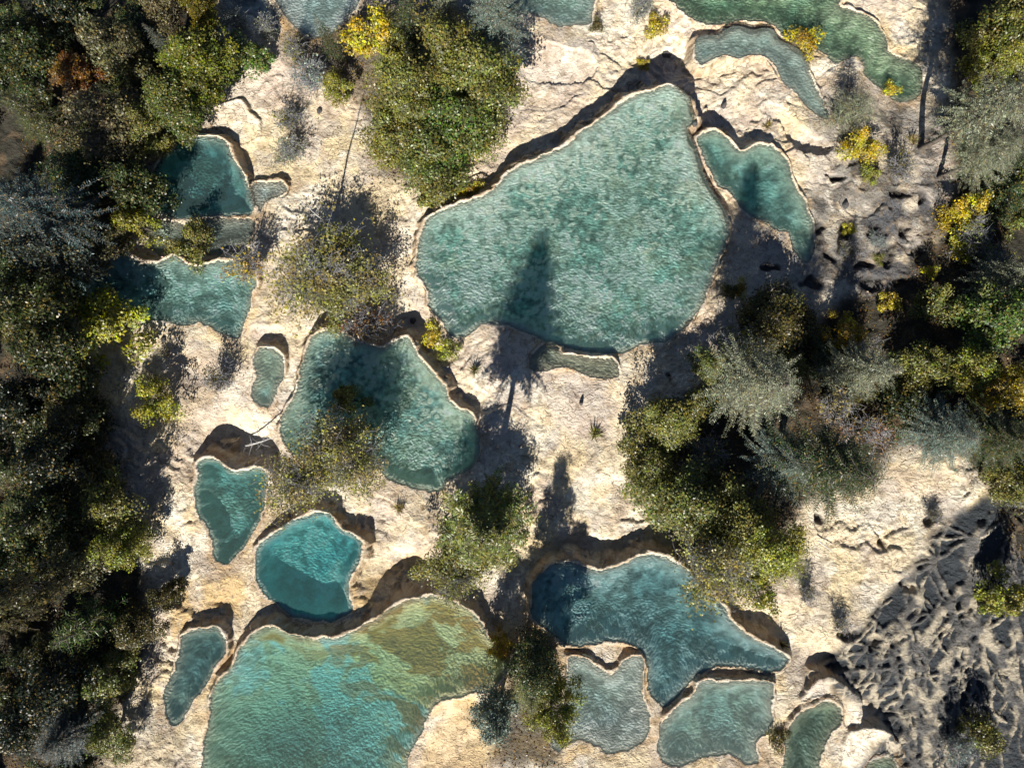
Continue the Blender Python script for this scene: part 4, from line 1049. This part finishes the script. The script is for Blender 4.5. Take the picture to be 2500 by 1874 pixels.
 ('fir', 60, 240, 68, 11, OL, 'light olive fir at the left edge near the top'),
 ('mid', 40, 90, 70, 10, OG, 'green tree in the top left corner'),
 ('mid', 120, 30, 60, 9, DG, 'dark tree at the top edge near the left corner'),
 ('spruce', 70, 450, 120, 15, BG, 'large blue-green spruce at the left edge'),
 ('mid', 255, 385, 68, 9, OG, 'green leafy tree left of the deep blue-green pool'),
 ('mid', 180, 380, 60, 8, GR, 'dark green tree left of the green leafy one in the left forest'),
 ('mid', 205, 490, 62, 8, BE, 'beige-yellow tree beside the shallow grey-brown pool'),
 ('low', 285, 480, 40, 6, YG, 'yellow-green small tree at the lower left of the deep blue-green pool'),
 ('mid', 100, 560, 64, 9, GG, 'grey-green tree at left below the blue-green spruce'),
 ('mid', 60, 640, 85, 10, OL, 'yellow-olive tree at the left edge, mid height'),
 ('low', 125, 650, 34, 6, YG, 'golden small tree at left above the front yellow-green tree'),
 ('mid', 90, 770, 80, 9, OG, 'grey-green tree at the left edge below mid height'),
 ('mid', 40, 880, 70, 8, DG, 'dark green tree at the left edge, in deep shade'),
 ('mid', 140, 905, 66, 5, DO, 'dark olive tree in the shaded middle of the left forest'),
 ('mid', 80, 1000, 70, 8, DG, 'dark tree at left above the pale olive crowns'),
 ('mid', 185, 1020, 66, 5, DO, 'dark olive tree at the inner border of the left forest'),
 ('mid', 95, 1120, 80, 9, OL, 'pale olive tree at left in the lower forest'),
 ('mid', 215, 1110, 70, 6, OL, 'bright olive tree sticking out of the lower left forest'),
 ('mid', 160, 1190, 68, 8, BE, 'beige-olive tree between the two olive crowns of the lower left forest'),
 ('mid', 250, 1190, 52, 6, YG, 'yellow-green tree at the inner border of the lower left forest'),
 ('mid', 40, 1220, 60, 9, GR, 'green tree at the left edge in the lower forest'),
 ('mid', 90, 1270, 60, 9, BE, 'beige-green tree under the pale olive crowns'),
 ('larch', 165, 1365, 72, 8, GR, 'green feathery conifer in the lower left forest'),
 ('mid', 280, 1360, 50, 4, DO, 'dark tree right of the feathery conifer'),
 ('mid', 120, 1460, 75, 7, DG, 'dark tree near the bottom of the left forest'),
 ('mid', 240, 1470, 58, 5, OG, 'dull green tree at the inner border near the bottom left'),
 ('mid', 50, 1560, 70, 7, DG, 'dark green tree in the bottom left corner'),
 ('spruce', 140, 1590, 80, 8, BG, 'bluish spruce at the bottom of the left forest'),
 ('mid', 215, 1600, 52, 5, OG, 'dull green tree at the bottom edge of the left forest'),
]
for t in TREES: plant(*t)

# undergrowth in the shade between the named trees
def inpoly(x, y, P): return bool(inside(np.array([x]), np.array([y]), np.array(P, float))[0])
LF = [(-150, -100), (440, -100), (430, 120), (310, 300), (200, 450), (120, 560), (100, 640), (110, 760), (160, 900), (190, 1100), (240, 1250), (230, 1380), (190, 1480), (140, 1760), (-150, 1760)]
RF = [(2080, -100), (2110, 400), (2080, 560), (1960, 660), (1760, 730), (1560, 760), (1490, 900), (1420, 960), (1480, 1100), (1640, 1150), (1760, 950), (1960, 900), (2100, 930), (2180, 1060), (2350, 1200), (2350, -100)]
MARKS = [(235, 85, 'the beige-green tree near the top'), (330, 12, 'the orange-tan tree at the top edge'), (405, 130, 'the bright yellow-green tree'), (238, 262, 'the pinkish tan tree'),
         (180, 170, 'the rusty tree'), (60, 240, 'the light olive fir'), (40, 90, 'the green top corner tree'), (70, 450, 'the large blue-green spruce'), (262, 385, 'the green tree by the deep pool'),
         (215, 505, 'the beige-yellow tree'), (120, 560, 'the grey-green tree'), (60, 640, 'the yellow-olive left edge tree'), (232, 702, 'the front yellow-green tree'), (90, 770, 'the lower grey-green tree'),
         (150, 900, 'the shaded forest middle'), (95, 1120, 'the pale olive tree'), (215, 1110, 'the bright olive tree'), (160, 1190, 'the beige-olive tree'), (90, 1270, 'the lower beige-green tree'),
         (165, 1365, 'the feathery conifer'), (120, 1460, 'the dark lower tree'), (240, 1470, 'the dull green border tree'), (140, 1590, 'the bluish bottom spruce'), (50, 1560, 'the dark bottom corner tree')]
RMARKS = [(2150, 685, 'the bright green leafy tree'), (2092, 460, 'the brightest yellow tree'), (2165, 220, 'the tall grey-green spruce'), (2190, 55, 'the top right corner tree'), (2010, 810, 'the olive-yellow tree'),
          (2110, 800, 'the yellow-olive tree'), (2190, 830, 'the gold edge tree'), (2050, 940, 'the blue-grey spruce'), (1885, 800, 'the pale round fir'), (1635, 830, 'the pale grey-green spruce'),
          (1800, 1010, 'the dark star shaped spruce'), (1500, 1080, 'the large olive-green tree'), (1650, 690, 'the dark olive tree'), (1740, 700, 'the red-twigged dark tree'), (2195, 1040, 'the olive edge tree'), (2012, 585, 'the tiny yellow shrub')]
CN = {(0.06, 0.08, 0.03): 'green', DG: 'dark green', DO: 'brown-olive', OG: 'green', OL: 'olive', RU: 'russet'}
used = {}
def fill(P, n, kinds, cols, hh, marks, where, group, mind):
    pts = []; tries = 0
    xs = [a for a, b in P]; ys = [b for a, b in P]
    while len(pts) < n and tries < 4000:
        tries += 1
        x = rng.uniform(min(xs), max(xs)); y = rng.uniform(min(ys), max(ys))
        if not inpoly(x, y, P) or any((x - a) ** 2 + (y - b) ** 2 < mind ** 2 for a, b in pts): continue
        pts.append((x, y)); k = kinds[rng.integers(len(kinds))]; c = cols[rng.integers(len(cols))]
        r = rng.uniform(38, 62)
        mx, my, nm = min(marks, key=lambda q: (q[0] - x) ** 2 + (q[1] - y) ** 2)
        dx, dy = x - mx, y - my
        rel = ('above', 'below')[dy > 0] if abs(dy) > abs(dx) else ('left of', 'right of')[dx > 0]
        kn = {'mid': 'leafy tree', 'low': 'low tree', 'fir': 'fir', 'bush': 'bush'}[k]
        lab = '%s %s in the %s shade %s %s' % (CN[c], kn, where, rel, nm)
        while lab in used: lab = ('small ' if r < 50 else 'broad ') + lab if not lab.startswith(('small', 'broad')) else lab.replace(' shade', '')
        if len(lab.split()) > 16: lab = lab.replace(' shade', '').replace(' in the ' + where, '')
        used[lab] = 1
        plant(k, x, y, r, rng.uniform(*hh), c, lab, group)
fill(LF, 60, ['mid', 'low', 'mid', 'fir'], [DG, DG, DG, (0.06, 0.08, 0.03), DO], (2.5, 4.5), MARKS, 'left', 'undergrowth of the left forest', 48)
fill(RF, 42, ['low', 'mid', 'bush', 'low'], [DG, DO, OL, OG, DO], (1.8, 4), RMARKS, 'right', 'undergrowth of the right-hand wood', 55)

# ------------------------------------------------------------------ single pieces
def wpos(fx, fy, h=0.0):
    p = (fx * FS, fy * FS); gz = base_z_px(p[1])
    for _ in range(3):
        x, y = unproj(p, gz + h); gz = ground_z(x, y)
    return x, y, gz

# bare dead tree whose thin shadow crosses the upper slope
x, y, z = wpos(716, 492)
snag = [([(0, 0, -0.3), (0.05, 0, 3), (-0.05, 0.05, 6.5), (0, 0, 10.0)], 0.11, 0.03)]
for k in range(26):
    a = rng.uniform(0, 6.28); zz = rng.uniform(2.0, 9.3); L = rng.uniform(0.3, 0.9) * (1.15 - zz / 11)
    snag.append((curve((0, 0, zz), (L * math.cos(a), L * math.sin(a), zz + L * 0.15), 0.03, 3), 0.025, 0.008))
root = bpy.data.objects.new('dead_tree', None); col.objects.link(root); root.location = (x, y, z)
tag(root, 'thin bare dead tree whose long straight shadow crosses the upper pale slope', 'dead tree')
o = bpy.data.objects.new('trunk', wood_mesh('trunk', snag, M_dead, 4)); col.objects.link(o); o.parent = root

def log(fa, fb, r, label, twigs=6, lift=0.15, lift2=None, name='fallen_log', cat='log', mat=M_dead):
    xa, ya, za = wpos(*fa); xb, yb, zb = wpos(*fb)
    a = np.array((xa, ya, za + lift)); b = np.array((xb, yb, zb + (lift if lift2 is None else lift2)))
    P = [(curve(a, b, 0.0, 5, 0.01), r, r * 0.4)]
    for k in range(twigs):
        p = a + (b - a) * rng.uniform(0.15, 1); d = rng.normal(size=3); d[2] = abs(d[2]) * 0.4
        P.append((curve(p, p + d * 0.45, 0.05, 3), r * 0.3, r * 0.1))
    me_ = wood_mesh(name, P, mat, 5)
    o = bpy.data.objects.new(name, me_); col.objects.link(o); tag(o, label, cat)
log((530, 962), (603, 942), 0.07, 'bleached broken branch pointing left over the shaded rim of the wedge pool', 22, 0.9, 1.6, 'broken_branch', 'branch')
log((1736, 791), (1794, 799), 0.16, 'grey fallen trunk lying between the dark olive tree and the pale round fir', 4, 0.5)
log((1996, 860), (2046, 812), 0.09, 'pale fallen trunk slanting under trees near the right edge', 6, 1.5)
log((1985, 975), (2060, 985), 0.1, 'pale fallen trunk on the soil above the pale right-hand slope', 5, 0.6)
log((1762, 1165), (1795, 1190), 0.07, 'short pale fallen branch beside the feathery larch', 5, 0.5, None, 'fallen_branch', 'branch')
log((592, 535), (600, 580), 0.05, 'thin grey stick standing at the end of the shallow grey-brown pool', 3, 0.6, None, 'fallen_branch', 'branch')
log((1480, 700), (1498, 690), 0.06, 'short brown branch lying at the lower right shore of the largest pool', 14, 0.1, None, 'fallen_branch', 'branch', M_bark)

def stone(fx, fy, r, hgt, label, name='dark_stone', group=None):
    x, y, z = wpos(fx, fy)
    V = []; F = []
    n = 9; rings = [(1.0, -0.2), (1.05, 0.15), (0.8, 0.6), (0.4, 0.95)]
    j = rng.uniform(0.75, 1.2, n)
    for rr, zz in rings:
        for i in range(n):
            a = 2 * math.pi * i / n
            k = r * rr * j[i] * rng.uniform(0.92, 1.08)
            V.append((k * math.cos(a), 0.8 * k * math.sin(a), zz * hgt + rng.normal() * 0.04 * hgt))
    V.append((0, 0, hgt))
    for a in range(3):
        for i in range(n): F.append((a * n + i, a * n + (i + 1) % n, (a + 1) * n + (i + 1) % n, (a + 1) * n + i))
    for i in range(n): F.append((3 * n + i, 3 * n + (i + 1) % n, 4 * n))
    me_ = bpy.data.meshes.new(name); me_.from_pydata(V, [], F); me_.materials.append(M_stone)
    o = bpy.data.objects.new(name, me_); col.objects.link(o); o.location = (x, y, z - 0.05); o.rotation_euler = (0, 0, rng.uniform(0, 6))
    tag(o, label, 'stone', group)
stone(1563, 229, 0.32, 0.7, 'dark pointed stone on the smooth pan below the crescent pool')
stone(1256, 870, 0.22, 0.7, 'dark upright stone alone on the central pale slope')
stone(1440, 117, 0.45, 0.35, 'round dark lump standing for a black hollow in the big shadow above the largest pool')  # added dark lump in place of a black round hollow
stone(1008 / FS, 782 / FS, 0.35, 0.35, 'round dark lump standing for a black hollow beside the bright yellow shrub')  # blackness of a hollow given by an added dark lump
stone(690, 240, 0.35, 0.3, 'flat dark stone beside the olive bush of the upper slope')
stone(354, 733, 0.3, 0.3, 'dark stone on the sandy pan below the turquoise pool')
stone(1443, 908 - 100, 0.22, 0.4, 'dark narrow stone on the slope right of the small olive pool')
stone(1826, 498 - 55, 0.4, 0.5, 'dark stone on the crust above the grey hollow at right')
stone(1500, 268, 0.3, 0.4, 'dark stone on the rim at the right tip of the largest pool')

# ------------------------------------------------------------------ loose stuff: small stones, twigs and fallen leaves
def scatter(name, label, n, test, size, mat, colr, flatn=0.15, ratio=0.6):
    P = []; tries = 0
    cx = rng.uniform(-45, 45, n * 12); cy = rng.uniform(-34, 34, n * 12)
    i = np.clip(np.searchsorted(gx, cx), 1, len(gx) - 1); j = np.clip(np.searchsorted(gy, cy), 1, len(gy) - 1)
    w = test(i, j); keep = rng.random(len(cx)) < w
    cx, cy, i, j = (a[keep][:n] for a in (cx, cy, i, j))
    c = np.stack([cx, cy, Z[j, i] + 0.05], 1); m = len(c)
    V, F = quads_from(c, rng.normal(size=(m, 3)) * flatn + np.array([0, 0, 1]), size * rng.uniform(0.5, 1.4, m), ratio)
    me_ = leaf_mesh(name, V, F, rng.random((m, 2)))
    o = bpy.data.objects.new(name, me_); col.objects.link(o); o.color = (*colr, 1)
    tag(o, label, None, None, 'stuff')
poolmask = np.zeros(X.shape)
for p in POOLS:
    if p['water']: poolmask[p['sl']] = np.maximum(poolmask[p['sl']], p['d'] < 0.05)
clm = sstep(0.0, 0.35, fbm(X / 2.5, Y / 2.5, 4, 81))
scatter('forest_litter', 'brown and yellow fallen leaves under the trees', 26000, lambda i, j: (soil * (1 - poolmask))[j, i] * 0.9, 0.09, M_leaf, (0.16, 0.10, 0.035), 0.5)
scatter('dark_debris', 'dark twigs and leaf bits scattered over the pale slope', 7500, lambda i, j: (dry * (1 - poolmask) * (0.06 + clm + 0.7 * greyz + rocky))[j, i] * 0.6, 0.06, M_leaf, (0.06, 0.045, 0.03), 0.5, 0.35)
wp = POOLS[6]; lm = np.zeros(X.shape)
lm[wp['sl']] = ((wp['d'] > -0.5) & (wp['d'] < 1.4) & (Y[wp['sl']] > 17.5)) * 1.0
wp2 = POOLS[8]; ld = np.zeros(X.shape)
ld[wp2['sl']] = ((wp2['d'] > 0.1) & (wp2['d'] < 1.1) & (Y[wp2['sl']] > 10) & (X[wp2['sl']] < -28)) * 1.0
lm = np.maximum(lm, ld)
def lmt(i, j): return lm[j, i]
scatter('fallen_leaves', 'russet fallen leaves along the rim of the deep blue-green pool', 1500, lmt, 0.10, M_leaf, (0.30, 0.08, 0.02), 0.5)
